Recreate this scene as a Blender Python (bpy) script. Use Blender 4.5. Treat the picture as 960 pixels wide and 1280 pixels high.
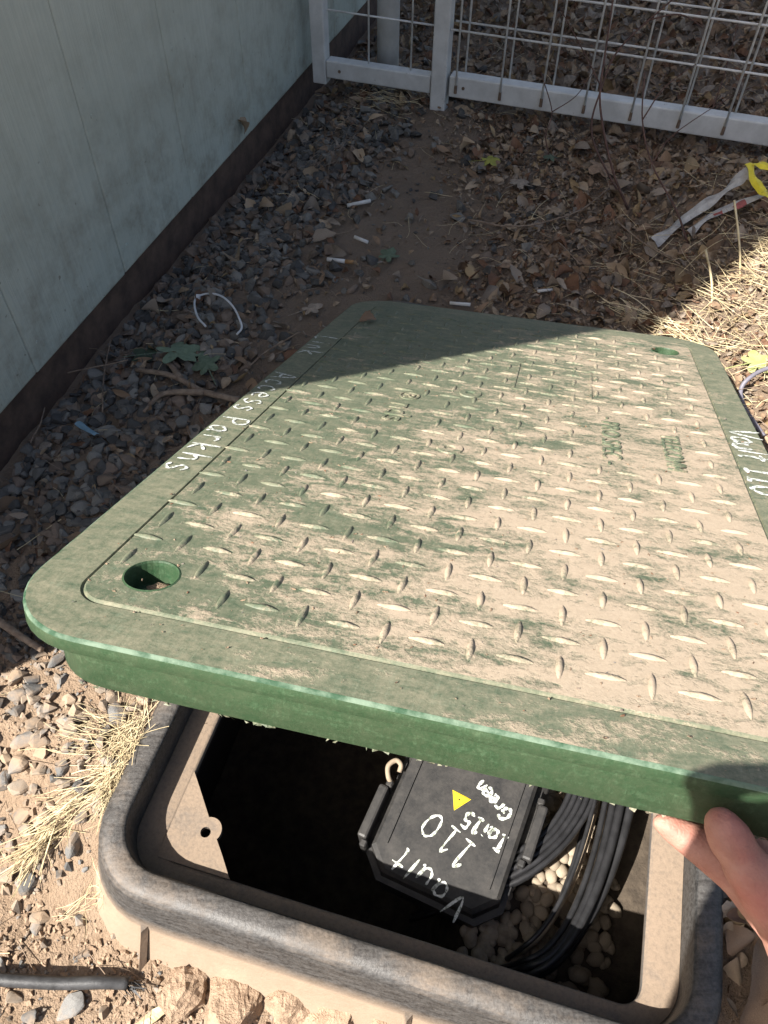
import bpy, bmesh, math, random
import numpy as np
from mathutils import Vector, Matrix, noise as mnoise

random.seed(7); RNG = np.random.default_rng(7)
for o in list(bpy.data.objects): bpy.data.objects.remove(o)
SC = bpy.context.scene; COL = SC.collection
R = math.radians

# ------------------------------------------------------------ camera
CAM = np.array([0., 0., .80]); FPX = 979.38; PITCH = R(50.856); ROLL = R(.940)
FW = np.array([0, math.cos(PITCH), -math.sin(PITCH)]); UP0 = np.array([0, math.sin(PITCH), math.cos(PITCH)]); RT0 = np.array([1., 0, 0])
RT = RT0*math.cos(ROLL)+UP0*math.sin(ROLL); UPV = -RT0*math.sin(ROLL)+UP0*math.cos(ROLL)
cam = bpy.data.cameras.new('camera'); co = bpy.data.objects.new('camera', cam); COL.objects.link(co)
cam.sensor_fit = 'VERTICAL'; cam.sensor_height = 36; cam.lens = FPX/1280*36; cam.clip_start = .02; cam.clip_end = 500
M = Matrix.Identity(4)
for i in range(3): M[i][0] = RT[i]; M[i][1] = UPV[i]; M[i][2] = -FW[i]; M[i][3] = CAM[i]
co.matrix_world = M; SC.camera = co

# ------------------------------------------------------------ light
AZ, EL = R(54), R(47)                      # direction the sunlight travels to
SUN = np.array([math.sin(AZ)*math.cos(EL), math.cos(AZ)*math.cos(EL), -math.sin(EL)])
w = bpy.data.worlds.new('World'); SC.world = w; w.use_nodes = True
nt = w.node_tree; bg = nt.nodes['Background']
sky = nt.nodes.new('ShaderNodeTexSky'); sky.sky_type = 'NISHITA'; sky.sun_disc = False
sky.sun_elevation = EL; sky.sun_rotation = AZ+math.pi; sky.air_density = 1; sky.dust_density = 2.5; sky.ozone_density = .2
nt.links.new(sky.outputs[0], bg.inputs[0]); bg.inputs[1].default_value = .064
sl = bpy.data.lights.new('sun', 'SUN'); sl.energy = 5; sl.angle = R(.5); sl.color = (1, .95, .875)
so = bpy.data.objects.new('sun', sl); COL.objects.link(so)
so.rotation_euler = Vector(SUN).to_track_quat('-Z', 'Y').to_euler(); so.location = (-3, -2, 5)
SC.view_settings.view_transform = 'Standard'; SC.view_settings.look = 'None'
SC.view_settings.exposure = 1.5; SC.view_settings.gamma = 1
try: SC.cycles.max_bounces = 5
except Exception: pass

# ------------------------------------------------------------ helpers
def px(P):
    d = np.asarray(P, float)-CAM; z = d@FW
    return np.array([480+FPX*(d@RT)/z, 640-FPX*(d@UPV)/z, z])
def ray(u, v): return FW+RT*(u-480)/FPX-UPV*(v-640)/FPX
def atz(u, v, z):
    d = ray(u, v); return CAM+d*((z-CAM[2])/d[2])
def cpt(u, v, d): return CAM+ray(u, v)*d

def link(name, me, mat=None, parent=None, smooth=False):
    o = bpy.data.objects.new(name, me); COL.objects.link(o)
    if mat is not None and not me.materials: me.materials.append(mat)
    if parent is not None: o.parent = parent
    if smooth: me.polygons.foreach_set('use_smooth', [True]*len(me.polygons))
    return o
def obj(name, bm, mat, parent=None, smooth=False):
    me = bpy.data.meshes.new(name); bm.normal_update(); bm.to_mesh(me); bm.free()
    return link(name, me, mat, parent, smooth)
def raw(name, V, F, mat, parent=None, smooth=False):
    me = bpy.data.meshes.new(name); me.from_pydata([tuple(map(float, v)) for v in V], [], [tuple(map(int, f)) for f in F]); me.update()
    return link(name, me, mat, parent, smooth)
def tag(o, label=None, cat=None, group=None, kind=None):
    if label: o['label'] = label
    if cat: o['category'] = cat
    if group: o['group'] = group
    if kind: o['kind'] = kind
    return o
def empty(name, label, cat, loc=(0, 0, 0), mat=None, group=None):
    o = bpy.data.objects.new(name, None); COL.objects.link(o); o.empty_display_size = .05
    if mat is not None: o.matrix_world = mat
    else: o.location = loc
    return tag(o, label, cat, group)
def box(bm, lo, hi, mat=None):
    g = bmesh.ops.create_cube(bm, size=1); vs = g['verts']
    for v in vs: v.co = Vector([(lo[i]+hi[i])/2+v.co[i]*(hi[i]-lo[i]) for i in range(3)])
    if mat is not None: bmesh.ops.transform(bm, matrix=mat, verts=vs)
    return vs
def bevel(bm, off, seg=2):
    bmesh.ops.bevel(bm, geom=bm.edges[:], offset=off, segments=seg, affect='EDGES', profile=.5)
def catmull(P, n=6):
    P = [np.asarray(p, float) for p in P]
    if len(P) < 3: return [P[0]+(P[-1]-P[0])*t for t in np.linspace(0, 1, n)]
    Q = [2*P[0]-P[1]]+P+[2*P[-1]-P[-2]]; out = []
    for i in range(1, len(Q)-2):
        a, b, c, d = Q[i-1:i+3]
        for t in np.arange(n)/n:
            out.append(.5*((2*b)+(c-a)*t+(2*a-5*b+4*c-d)*t*t+(3*b-a-3*c+d)*t**3))
    out.append(P[-1]); return out
def tube_data(P, rad, seg=7, closed=False):
    P = [np.asarray(p, float) for p in P]; n = len(P)
    rad = [rad]*n if np.isscalar(rad) else rad
    V = []; F = []; ref = np.array([.13, .31, .94])
    for i in range(n):
        a = P[(i-1) % n] if (closed or i > 0) else P[0]; b = P[(i+1) % n] if (closed or i < n-1) else P[-1]
        t = b-a; t = t/(np.linalg.norm(t)+1e-9); x = np.cross(ref, t); x /= np.linalg.norm(x)+1e-9; y = np.cross(t, x)
        for k in range(seg):
            an = 2*math.pi*k/seg; V.append(P[i]+rad[i]*(math.cos(an)*x+math.sin(an)*y))
    for i in range(n if closed else n-1):
        j = (i+1) % n
        for k in range(seg):
            l = (k+1) % seg; F.append((i*seg+k, i*seg+l, j*seg+l, j*seg+k))
    if not closed:
        F.append(tuple(range(seg))[::-1]); F.append(tuple((n-1)*seg+k for k in range(seg)))
    return V, F
def tube(name, P, rad, mat, parent=None, seg=7, closed=False, smooth=True):
    V, F = tube_data(P, rad, seg, closed); return raw(name, V, F, mat, parent, smooth)
def rrect(x0, x1, y0, y1, r, n=7):
    out = []
    for cx, cy, a0 in ((x1-r, y1-r, 0), (x0+r, y1-r, 90), (x0+r, y0+r, 180), (x1-r, y0+r, 270)):
        for k in range(n+1):
            a = R(a0+90*k/n); out.append((cx+r*math.cos(a), cy+r*math.sin(a)))
    return out
def sweep(loops, cap0=False, cap1=False):      # loops: list of (list of xy, z)
    V = []; F = []; n = len(loops[0][0])
    for L, z in loops: V += [(p[0], p[1], z) for p in L]
    for i in range(len(loops)-1):
        for k in range(n):
            l = (k+1) % n; F.append((i*n+k, i*n+l, (i+1)*n+l, (i+1)*n+k))
    if cap0: F.append(tuple(range(n))[::-1])
    if cap1: F.append(tuple((len(loops)-1)*n+k for k in range(n)))
    return V, F
def joinmany(name, variants, items, mat, kind=None, smooth=False, mats=None):
    """variants: list of (V array, F list of tri/quads); items: (variant, 4x4 np matrix, material index)"""
    Vs = []; Fs = []; mi = []; off = 0
    for vi, T, m in items:
        V, F = variants[vi]; Vs.append(V@T[:3, :3].T+T[:3, 3])
        Fs += [tuple(i+off for i in f) for f in F]; mi += [m]*len(F); off += len(V)
    me = bpy.data.meshes.new(name); me.from_pydata(np.concatenate(Vs).tolist(), [], Fs); me.update()
    for mm in (mats or [mat]): me.materials.append(mm)
    if mats: me.polygons.foreach_set('material_index', mi)
    o = link(name, me, None, None, smooth)
    if kind: o['kind'] = kind
    return o
def trs(loc, eul, sc):
    m = Matrix.Translation(Vector(loc)) @ __import__('mathutils').Euler(eul).to_matrix().to_4x4() @ Matrix.Diagonal(Vector((*sc, 1)))
    return np.array(m)
def meshdata(me): return np.array([v.co[:] for v in me.vertices]), [tuple(p.vertices) for p in me.polygons]
def sstep(a, b, x):
    t = min(1, max(0, (x-a)/(b-a))); return t*t*(3-2*t)
def nz(x, y, s, z=0.): return mnoise.noise(Vector((x*s, y*s, z)))

# ------------------------------------------------------------ materials
def mat_new(name):
    m = bpy.data.materials.new(name); m.use_nodes = True
    b = m.node_tree.nodes['Principled BSDF']; return m, m.node_tree, b
def N(t, typ, **kw):
    n = t.nodes.new(typ)
    for k, v in kw.items(): setattr(n, k, v)
    return n
def noise_node(t, scale, detail=6, rough=.6, vec=None, dist=0):
    detail = min(detail, 4.5)
    n = N(t, 'ShaderNodeTexNoise'); n.inputs['Scale'].default_value = scale; n.inputs['Detail'].default_value = detail
    n.inputs['Roughness'].default_value = rough; n.inputs['Distortion'].default_value = dist
    if vec is not None: t.links.new(vec, n.inputs['Vector'])
    return n
def ramp(t, fac, stops):
    r = N(t, 'ShaderNodeValToRGB'); t.links.new(fac, r.inputs[0]); e = r.color_ramp.elements
    while len(e) < len(stops): e.new(.5)
    for el, (p, c) in zip(e, stops): el.position = p; el.color = (c[0], c[1], c[2], 1) if len(c) == 3 else c
    return r.outputs[0]
def mixc(t, fac, a, b, mode='MIX'):
    m = N(t, 'ShaderNodeMix', data_type='RGBA', blend_type=mode)
    for k, v in ((0, fac), (6, a), (7, b)):
        if isinstance(v, (int, float)): m.inputs[k].default_value = v
        elif isinstance(v, tuple): m.inputs[k].default_value = (*v, 1)
        else: t.links.new(v, m.inputs[k])
    return m.outputs[2]
def math_(t, op, a, b=0., clamp=False):
    m = N(t, 'ShaderNodeMath', operation=op, use_clamp=clamp)
    for k, v in ((0, a), (1, b)):
        if isinstance(v, (int, float)): m.inputs[k].default_value = v
        else: t.links.new(v, m.inputs[k])
    return m.outputs[0]
def bump(t, b, h, strength=.3, dist=.002):
    n = N(t, 'ShaderNodeBump'); n.inputs['Strength'].default_value = strength; n.inputs['Distance'].default_value = dist
    t.links.new(h, n.inputs['Height']); t.links.new(n.outputs[0], b.inputs['Normal'])
def pos(t): return N(t, 'ShaderNodeNewGeometry').outputs['Position']
def objc(t): return N(t, 'ShaderNodeTexCoord').outputs['Object']
def simple(name, c1, c2=None, scale=40, rough=.8, bs=.3, bd=.001, coord='pos', spec=.3, rnd=0, lo=.35, hi=.65):
    m, t, b = mat_new(name); c2 = c2 or tuple(x*.6 for x in c1)
    vec = pos(t) if coord == 'pos' else objc(t)
    n = noise_node(t, scale, 8, .65, vec); col = ramp(t, n.outputs[0], [(lo, c2), (hi, c1)])
    if rnd:
        oi = N(t, 'ShaderNodeObjectInfo'); hs = N(t, 'ShaderNodeHueSaturation')
        v = math_(t, 'MULTIPLY_ADD', oi.outputs['Random'], rnd); t.nodes[-1].inputs[2].default_value = 1-rnd/2
        t.links.new(v, hs.inputs['Value']); t.links.new(col, hs.inputs['Color']); col = hs.outputs[0]
    t.links.new(col, b.inputs['Base Color']); b.inputs['Roughness'].default_value = rough; b.inputs['Specular IOR Level'].default_value = spec
    if bs: bump(t, b, noise_node(t, scale*4, 8, .7, vec).outputs[0], bs, bd)
    return m

RIM = .03375
BOX0 = np.array([-.2514, .20677, RIM]); BYAW = R(-15.074); OW, OL = .528, .881
CB, SB = math.cos(BYAW), math.sin(BYAW)
MB = Matrix.Translation(Vector(BOX0)) @ Matrix.Rotation(BYAW, 4, 'Z')
def b2w(u, v, z=0.): return np.array([BOX0[0]+u*CB-v*SB, BOX0[1]+u*SB+v*CB, RIM+z])
def w2b(x, y):
    dx, dy = x-BOX0[0], y-BOX0[1]; return dx*CB+dy*SB, -dx*SB+dy*CB
WA = np.array([-.46615, .92849]); WD = np.array([.280248, .959928]); WN = np.array([.959928, -.280248])   # shed wall line, along, outward
FA = np.array([-.150, 1.840]); FAZ = R(107.84); FD = np.array([math.sin(FAZ), math.cos(FAZ)]); FN = np.array([-FD[1], FD[0]])  # fence line; FN points away from camera
if FN[1] < 0: FN = -FN
def wdist(x, y): return (x-WA[0])*WN[0]+(y-WA[1])*WN[1]
def fdist(x, y): return (x-FA[0])*FN[0]+(y-FA[1])*FN[1]

def ground_h(x, y):
    u, v = w2b(x, y); dw = wdist(x, y)
    z = .022
    z -= .035*(1-sstep(.0, .16, dw))*sstep(.1, .6, y)
    near = (1-sstep(-.075, .10, v))
    z -= .082*near*(1-sstep(.45, .7, u))
    z -= .03*(1-sstep(-.05, .25, v))*sstep(.5, .6, u)
    z += .078*sstep(.36, .66, x)*sstep(.55, .95, y)*(1-sstep(1.32, 1.58, y))
    z += .012*nz(x, y, 3.1)+.007*nz(x, y, 9., 3.)+.0045*nz(x, y, 26., 7.)+.0022*nz(x, y, 70., 11.)
    # keep the soil just below the rim where it touches the vault
    du = max(-.03-u, u-(OW+.03), 0); dv = max(-.03-v, v-(OL+.03), 0); d = math.hypot(du, dv)
    if d < .10 and v > -.03: z = min(z, (RIM-.012)*(1-d/.1)+z*(d/.1)) if d > 0 else min(z, RIM-.012)
    return z

# soil
m_soil, t, b = mat_new('dry_soil')
p = pos(t); n1 = noise_node(t, 5, 8, .6, p); n2 = noise_node(t, 60, 8, .7, p); n3 = noise_node(t, 340, 4, .7, p)
c = ramp(t, n1.outputs[0], [(.3, (.195, .138, .094)), (.7, (.290, .212, .150))])
c = mixc(t, ramp(t, n2.outputs[0], [(.35, (0, 0, 0)), (.62, (1, 1, 1))]), mixc(t, .5, c, (.17, .112, .07)), c)
c = mixc(t, math_(t, 'MULTIPLY', n3.outputs[0], .35), c, (.44, .33, .23))
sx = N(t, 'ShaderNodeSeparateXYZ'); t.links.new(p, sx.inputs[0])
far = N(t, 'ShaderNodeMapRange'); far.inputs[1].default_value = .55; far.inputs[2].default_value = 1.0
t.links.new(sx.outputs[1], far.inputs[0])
c = mixc(t, far.outputs[0], c, mixc(t, n1.outputs[0], (.15, .112, .082), (.235, .178, .132)))   # darker soil tone towards the far side
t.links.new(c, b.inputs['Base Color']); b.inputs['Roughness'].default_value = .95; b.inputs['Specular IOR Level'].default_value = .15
hh = math_(t, 'ADD', n2.outputs[0], math_(t, 'MULTIPLY', n3.outputs[0], .35)); bump(t, b, hh, 1.0, .010)

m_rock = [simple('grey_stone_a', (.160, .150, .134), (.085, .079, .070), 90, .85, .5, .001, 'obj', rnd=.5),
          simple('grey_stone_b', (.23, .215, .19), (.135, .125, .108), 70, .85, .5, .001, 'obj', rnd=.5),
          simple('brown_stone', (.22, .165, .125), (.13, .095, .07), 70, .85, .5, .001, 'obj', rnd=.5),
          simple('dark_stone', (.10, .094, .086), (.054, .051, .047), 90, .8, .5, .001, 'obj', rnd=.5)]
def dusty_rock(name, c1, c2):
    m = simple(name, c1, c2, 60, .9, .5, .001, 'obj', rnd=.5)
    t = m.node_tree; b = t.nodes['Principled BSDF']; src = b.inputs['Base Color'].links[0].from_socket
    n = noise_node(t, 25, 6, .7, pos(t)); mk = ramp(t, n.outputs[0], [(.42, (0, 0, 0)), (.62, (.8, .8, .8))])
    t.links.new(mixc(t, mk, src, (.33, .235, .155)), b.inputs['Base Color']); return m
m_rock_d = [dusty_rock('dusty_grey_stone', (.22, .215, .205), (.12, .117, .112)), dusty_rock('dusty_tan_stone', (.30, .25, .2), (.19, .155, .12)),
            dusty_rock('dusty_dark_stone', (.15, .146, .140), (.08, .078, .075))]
m_peb = simple('tan_pebble', (.33, .275, .205), (.19, .15, .108), 60, .8, .3, .001, 'obj', rnd=.5)
def leafm(name, c1, c2):
    m = simple(name, c1, c2, 120, .8, .4, .0008, 'obj', rnd=.6)
    return m
m_leaf = [leafm('brown_leaf', (.26, .175, .112), (.135, .088, .056)), leafm('tan_leaf', (.37, .28, .19), (.22, .16, .105)),
          leafm('russet_leaf', (.19, .105, .062), (.10, .052, .032)), leafm('grey_leaf', (.30, .245, .19), (.165, .132, .104)),
          leafm('ochre_leaf', (.33, .235, .13), (.20, .14, .075))]
m_gleaf = leafm('grey_green_leaf', (.145, .185, .125), (.085, .12, .075))
m_straw = simple('straw', (.62, .53, .34), (.42, .33, .19), 30, .75, .2, .0004, 'pos', rnd=.3)
m_twig = simple('twig_bark', (.27, .205, .15), (.15, .105, .075), 80, .85, .5, .0006, 'pos')
m_redtwig = simple('reddish_twig_bark', (.125, .07, .055), (.065, .036, .03), 80, .8, .5, .0006, 'pos')

# ------------------------------------------------------------ ground sheet
def axis(lo, hi, step, far):
    a = list(np.arange(lo, hi, step)); s = step; q = hi; post = []
    while q < far: post.append(q); s *= 1.35; q += s
    s = step; q = lo; pre = []
    while q > -far: s *= 1.35; q -= s; pre.append(q)
    return np.array(pre[::-1]+a+post)
gx = axis(-.75, 1.05, .0085, 60); gy = axis(-.12, 2.35, .0085, 60)
V = []; idx = {}
nx, ny = len(gx), len(gy)
for j in range(ny):
    for i in range(nx):
        X, Y = gx[i], gy[j]; fr = max(abs(X), abs(Y-1))
        V.append((X, Y, ground_h(X, Y) if fr < 4 else .02+.02*nz(X, Y, .5)))
F = []
for j in range(ny-1):
    for i in range(nx-1):
        u, v = w2b((gx[i]+gx[i+1])/2, (gy[j]+gy[j+1])/2)
        if -.012 < u < OW+.012 and -.014 < v < OL+.012: continue
        a = j*nx+i; F.append((a, a+1, a+1+nx, a+nx))
g = raw('ground', V, F, m_soil, None, True); g['kind'] = 'structure'

# ------------------------------------------------------------ shed
m_sid, t, b = mat_new('painted_siding')
p = objc(t); mp = N(t, 'ShaderNodeMapping'); t.links.new(p, mp.inputs[0]); mp.inputs['Scale'].default_value = (160, 160, 5)
n1 = noise_node(t, 1, 5, .6, mp.outputs[0]); n2 = noise_node(t, 6, 8, .7, p); n3 = noise_node(t, 85, 3, .5, p)
c = ramp(t, n2.outputs[0], [(.3, (.375, .41, .36)), (.7, (.45, .485, .43))])
c = mixc(t, math_(t, 'MULTIPLY', ramp(t, n1.outputs[0], [(.35, (1, 1, 1)), (.6, (0, 0, 0))]), .22), c, (.27, .305, .275))
sx = N(t, 'ShaderNodeSeparateXYZ'); t.links.new(p, sx.inputs[0])
low = N(t, 'ShaderNodeMapRange'); low.inputs[1].default_value = .50; low.inputs[2].default_value = .05; t.links.new(sx.outputs[2], low.inputs[0])
spk = ramp(t, n3.outputs[0], [(.69, (0, 0, 0)), (.74, (1, 1, 1))])
c = mixc(t, math_(t, 'MULTIPLY', spk, math_(t, 'MULTIPLY', low.outputs[0], .8)), c, (.10, .085, .06))   # mud splashes near the bottom
smu = noise_node(t, 14, 8, .75, p)
c = mixc(t, math_(t, 'MULTIPLY', ramp(t, smu.outputs[0], [(.45, (0, 0, 0)), (.75, (1, 1, 1))]), math_(t, 'MULTIPLY', low.outputs[0], .9)), c, (.17, .15, .11))
t.links.new(c, b.inputs['Base Color']); b.inputs['Roughness'].default_value = .6; bump(t, b, n1.outputs[0], .6, .003)
m_fnd = simple('brown_base_board', (.115, .075, .056), (.06, .04, .032), 30, .9, .5, .002)
m_roof = simple('grey_shingle', (.14, .14, .14), (.08, .08, .08), 20, .9, .6, .003)
MW = Matrix.Translation(Vector((WA[0], WA[1], 0))) @ Matrix.Rotation(math.atan2(WD[1], WD[0]), 4, 'Z')   # local x along wall, y = into shed
K0, K1, DEP, HT = -.755, 3.4, 2.6, 2.35
shed = empty('shed', 'pale green-grey shed wall with vertical grooves above a dark brown base board', 'shed', mat=MW)
cuts = [K0, -.58, -.335, -.09, .163, .407, .674, .93, 1.18, 1.43, 1.68, 1.93, 2.18, 2.43, 2.68, 2.93, 3.18, K1]
for a, c2 in zip(cuts[:-1], cuts[1:]):
    bm = bmesh.new(); box(bm, (a+.0001, 0, .062+random.uniform(-.001, .001)), (c2-.0001, .012, HT)); bevel(bm, .0032, 2)
    obj('siding_board', bm, m_sid, shed)
for a in cuts[3:9]:
    for z_ in (.10, .30, .50):
        bm = bmesh.new(); bmesh.ops.create_cone(bm, cap_ends=True, segments=10, radius1=.0034, radius2=.0026, depth=.0016, matrix=Matrix.Translation((a+.022, -.0005, z_)) @ Matrix.Rotation(R(90), 4, 'X')); obj('nail_head', bm, m_sid, shed)
bm = bmesh.new(); box(bm, (K0+.002, .0021, .066), (K1, .08, HT-.002)); obj('wall_sheathing', bm, m_sid, shed)
bm = bmesh.new(); box(bm, (K0+.01, .006, -.30), (K1-.01, .06, .0615)); obj('base_board', bm, m_fnd, shed)
bm = bmesh.new(); box(bm, (K0, .081, -.3), (K0+.08, DEP, HT)); obj('end_wall', bm, m_sid, shed)
bm = bmesh.new(); box(bm, (K1-.08, .081, -.3), (K1-.001, DEP, HT)); obj('end_wall', bm, m_sid, shed)
bm = bmesh.new(); box(bm, (K0+.081, DEP-.08, -.3), (K1-.081, DEP, HT)); obj('rear_wall', bm, m_sid, shed)
bm = bmesh.new()
vs = [bm.verts.new(q) for q in ((K0, -.05, HT+.003), (K0, DEP+.05, HT+.003), (K0, DEP/2, HT+.7), (K1, -.05, HT+.003), (K1, DEP+.05, HT+.003), (K1, DEP/2, HT+.7))]
for f in ((0, 1, 2), (5, 4, 3), (0, 2, 5, 3), (2, 1, 4, 5), (1, 0, 3, 4)): bm.faces.new([vs[i] for i in f])
obj('roof', bm, m_roof, shed)

# ------------------------------------------------------------ fence
m_white, t, b = mat_new('white_painted_steel')
p = pos(t); n1 = noise_node(t, 18, 8, .7, p); n2 = noise_node(t, 70, 6, .7, p)
c = ramp(t, n1.outputs[0], [(.35, (.46, .455, .435)), (.7, (.62, .615, .595))])
c = mixc(t, ramp(t, n2.outputs[0], [(.66, (0, 0, 0)), (.74, (.7, .7, .7))]), c, (.16, .12, .085))
t.links.new(c, b.inputs['Base Color']); b.inputs['Roughness'].default_value = .5; bump(t, b, n2.outputs[0], .15, .001)
m_wire = simple('pale_wire', (.68, .68, .66), (.52, .51, .49), 50, .45, .1, .0005)
m_rust = simple('rust_spot', (.20, .14, .10), (.11, .075, .05), 90, .9, .4, .0005)
MF = Matrix.Translation(Vector((FA[0], FA[1], 0))) @ Matrix.Rotation(math.atan2(FD[1], FD[0]), 4, 'Z')    # x along, y away from camera
def fbox(name, lo, hi, parent, mat=None, bv=.003):
    bm = bmesh.new(); box(bm, lo, hi); bevel(bm, bv, 2); return obj(name, bm, mat or m_white, parent)
fen = empty('fence_panel', 'narrow white steel mesh fence panel between the shed and the gate post', 'fence', mat=MF)
fbox('stile', (-.026, 0, .045), (.006, .03, 1.35), fen)
fbox('bottom_rail', (.0065, .001, .060), (.245, .030, .096), fen)
fbox('top_rail', (.0065, .001, 1.31), (.245, .030, 1.345), fen)
for s in (.101, .196): tube('wire', [(s, .016, .09), (s+.001, .015, .6), (s, .016, 1.32)], .0021, m_wire, fen, 6)
for k in range(13):
    z = .188+k*.088; tube('wire', [(.004, .021, z), (.12, .0205, z-.001), (.247, .021, z-.002)], .0021, m_wire, fen, 6)
bm = bmesh.new(); bmesh.ops.create_cone(bm, cap_ends=True, segments=8, radius1=.0035, radius2=.0035, depth=.001, matrix=Matrix.Translation((.038, .0006, .077)) @ Matrix.Rotation(R(90), 4, 'X')); obj('bolt_hole', bm, m_rust, fen)
gp = empty('gate_post', 'square white steel post standing between the narrow panel and the wide mesh gate', 'post', mat=MF)
fbox('tube', (.247, -.004, -.15), (.281, .030, 1.45), gp)
fbox('cap', (.245, -.006, 1.4505), (.283, .032, 1.46), gp)
gate = empty('mesh_gate', 'wide white gate of doubled welded wires on a square bottom rail', 'gate', mat=MF)
fbox('bottom_rail', (.2865, 0, .0605), (2.0, .032, .103), gate)
fbox('top_rail', (.2865, 0, 1.31), (2.0, .032, 1.35), gate)
fbox('stile', (1.97, .0015, .1035), (2.0, .0305, 1.3095), gate)
for layer, (dy, ds, dz) in enumerate(((-.0025, 0, 0), (.034, .012, .004))):
    for k in range(18):
        s = .300+ds+k*.0925+random.uniform(-.003, .003)
        if s > 1.96: break
        tl = random.uniform(-.003, .003)
        tube('wire', [(s-tl, dy, .072), (s, dy+random.uniform(-.002, .002), .6), (s+tl, dy, 1.33)], .0023, m_wire, gate, 6)
        if layer == 0:
            bm = bmesh.new(); bmesh.ops.create_cone(bm, cap_ends=True, segments=8, radius1=.0034, radius2=.0028, depth=.016, matrix=Matrix.Translation((s-tl, -.0028, .079))); obj('weld', bm, m_rust, gate)
    for k in range(13):
        z = .186+dz+k*.080
        tube('wire', [(.283, dy+.0035, z+.004), (.9, dy+.005, z), (1.97, dy+.0035, z+.001)], .0023, m_wire, gate, 6)
for s, z in ((.318, .082), ):
    bm = bmesh.new(); bmesh.ops.create_cone(bm, cap_ends=True, segments=8, radius1=.0035, radius2=.0035, depth=.001, matrix=Matrix.Translation((s, -.0006, z)) @ Matrix.Rotation(R(90), 4, 'X')); obj('bolt_hole', bm, m_rust, gate)
rp = empty('round_post', 'round white pipe post standing behind the narrow fence panel', 'post', mat=MF)
tube('pipe', [(.104, .14, -.3), (.104, .14, .6), (.104, .14, 1.5)], .025, m_white, rp, 20)
tube('pipe_cap', [(.104, .14, 1.501), (.104, .14, 1.52)], [.027, .020], m_white, rp, 20)

# ------------------------------------------------------------ vault box
m_box, t, b = mat_new('weathered_black_plastic')
p = pos(t); n1 = noise_node(t, 22, 10, .7, p); n2 = noise_node(t, 300, 6, .7, p); n3 = noise_node(t, 9, 6, .6, p)
mp = N(t, 'ShaderNodeMapping'); t.links.new(p, mp.inputs[0]); mp.inputs['Rotation'].default_value = (0, 0, -BYAW); mp.inputs['Scale'].default_value = (30, 260, 260)
n4 = noise_node(t, 1, 4, .6, mp.outputs[0])
base = mixc(t, ramp(t, math_(t, 'ADD', math_(t, 'MULTIPLY', n4.outputs[0], .5), math_(t, 'MULTIPLY', n2.outputs[0], .5)), [(.38, (0, 0, 0)), (.62, (1, 1, 1))]), (.014, .014, .0145), (.066, .065, .064))
geo = N(t, 'ShaderNodeNewGeometry'); sn = N(t, 'ShaderNodeSeparateXYZ'); t.links.new(geo.outputs['True Normal'], sn.inputs[0])
upf = math_(t, 'MULTIPLY', math_(t, 'POWER', math_(t, 'MAXIMUM', sn.outputs[2], 0), 2.5), 1)
sp = N(t, 'ShaderNodeSeparateXYZ'); t.links.new(p, sp.inputs[0])
gz = N(t, 'ShaderNodeMapRange'); gz.inputs[1].default_value = RIM-.038; gz.inputs[2].default_value = RIM-.055; t.links.new(math_(t, 'ADD', sp.outputs[2], math_(t, 'MULTIPLY', math_(t, 'SUBTRACT', n1.outputs[0], .5), .012)), gz.inputs[0])
dm = ramp(t, math_(t, 'ADD', math_(t, 'MULTIPLY', n3.outputs[0], .6), math_(t, 'MULTIPLY', n1.outputs[0], .5)), [(.53, (0, 0, 0)), (.76, (1, 1, 1))])
dust = math_(t, 'MULTIPLY', upf, math_(t, 'MULTIPLY', math_(t, 'ADD', math_(t, 'MULTIPLY', dm, .62), .06), math_(t, 'MULTIPLY_ADD', n2.outputs[0], 1.2)), True)
dust2 = math_(t, 'MAXIMUM', dust, math_(t, 'MULTIPLY', gz.outputs[0], math_(t, 'ADD', math_(t, 'MULTIPLY', dm, .2), .72)), True)
dc = mixc(t, n2.outputs[0], (.15, .112, .080), (.26, .195, .140))
c = mixc(t, dust2, base, mixc(t, gz.outputs[0], dc, mixc(t, n1.outputs[0], (.27, .195, .132), (.37, .275, .195))))
t.links.new(c, b.inputs['Base Color']); rr = math_(t, 'MULTIPLY_ADD', dust2, .4); t.nodes[-1].inputs[2].default_value = .5
t.links.new(rr, b.inputs['Roughness']); bump(t, b, math_(t, 'ADD', n2.outputs[0], n1.outputs[0]), .42, .0012)
m_ledge = m_box.copy(); m_ledge.name = 'dirty_ledge_plastic'
for nd in m_ledge.node_tree.nodes:
    if nd.type == 'VALTORGB': nd.color_ramp.elements[0].position = .30; nd.color_ramp.elements[1].position = .52
    if nd.type == 'MATH' and nd.operation == 'MULTIPLY' and abs(nd.inputs[1].default_value-.62) < 1e-4: nd.inputs[1].default_value = .85
m_inw = simple('black_inner_plastic', (.014, .0135, .013), (.008, .008, .008), 60, .75, .3, .001)
vault = empty('vault_box', 'open rectangular black plastic utility vault sunk in dry soil, dusty rounded rim', 'utility vault', mat=MB)
LW = dict(l=.033, r=.034, n=.021, f=.021)
def oloop(o, r): return rrect(-o, OW+o, -o, OL+o, max(r, .004), 8)
def iloop(d, r):
    return rrect(LW['l']-d, OW-LW['r']+d, LW['n']-d, OL-LW['f']+d, r, 8)
outer = [(oloop(.13, .15), -.49), (oloop(.10, .13), -.26), (oloop(.082, .115), -.135), (oloop(.060, .098), -.095), (oloop(.0385, .085), -.054), (oloop(.0375, .082), -.050),
         (oloop(.036, .08), -.046), (oloop(.0335, .078), -.040), (oloop(.0275, .073), -.014), (oloop(.0255, .072), -.007), (oloop(.022, .069), -.0028),
         (oloop(.0175, .065), -.0006), (oloop(.013, .06), 0), (oloop(.004, .052), -.0002), (oloop(.0015, .05), -.0012), (oloop(.0, .049), -.004), (oloop(-.0015, .047), -.038)]
Vx, Fx = sweep(outer)
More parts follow.
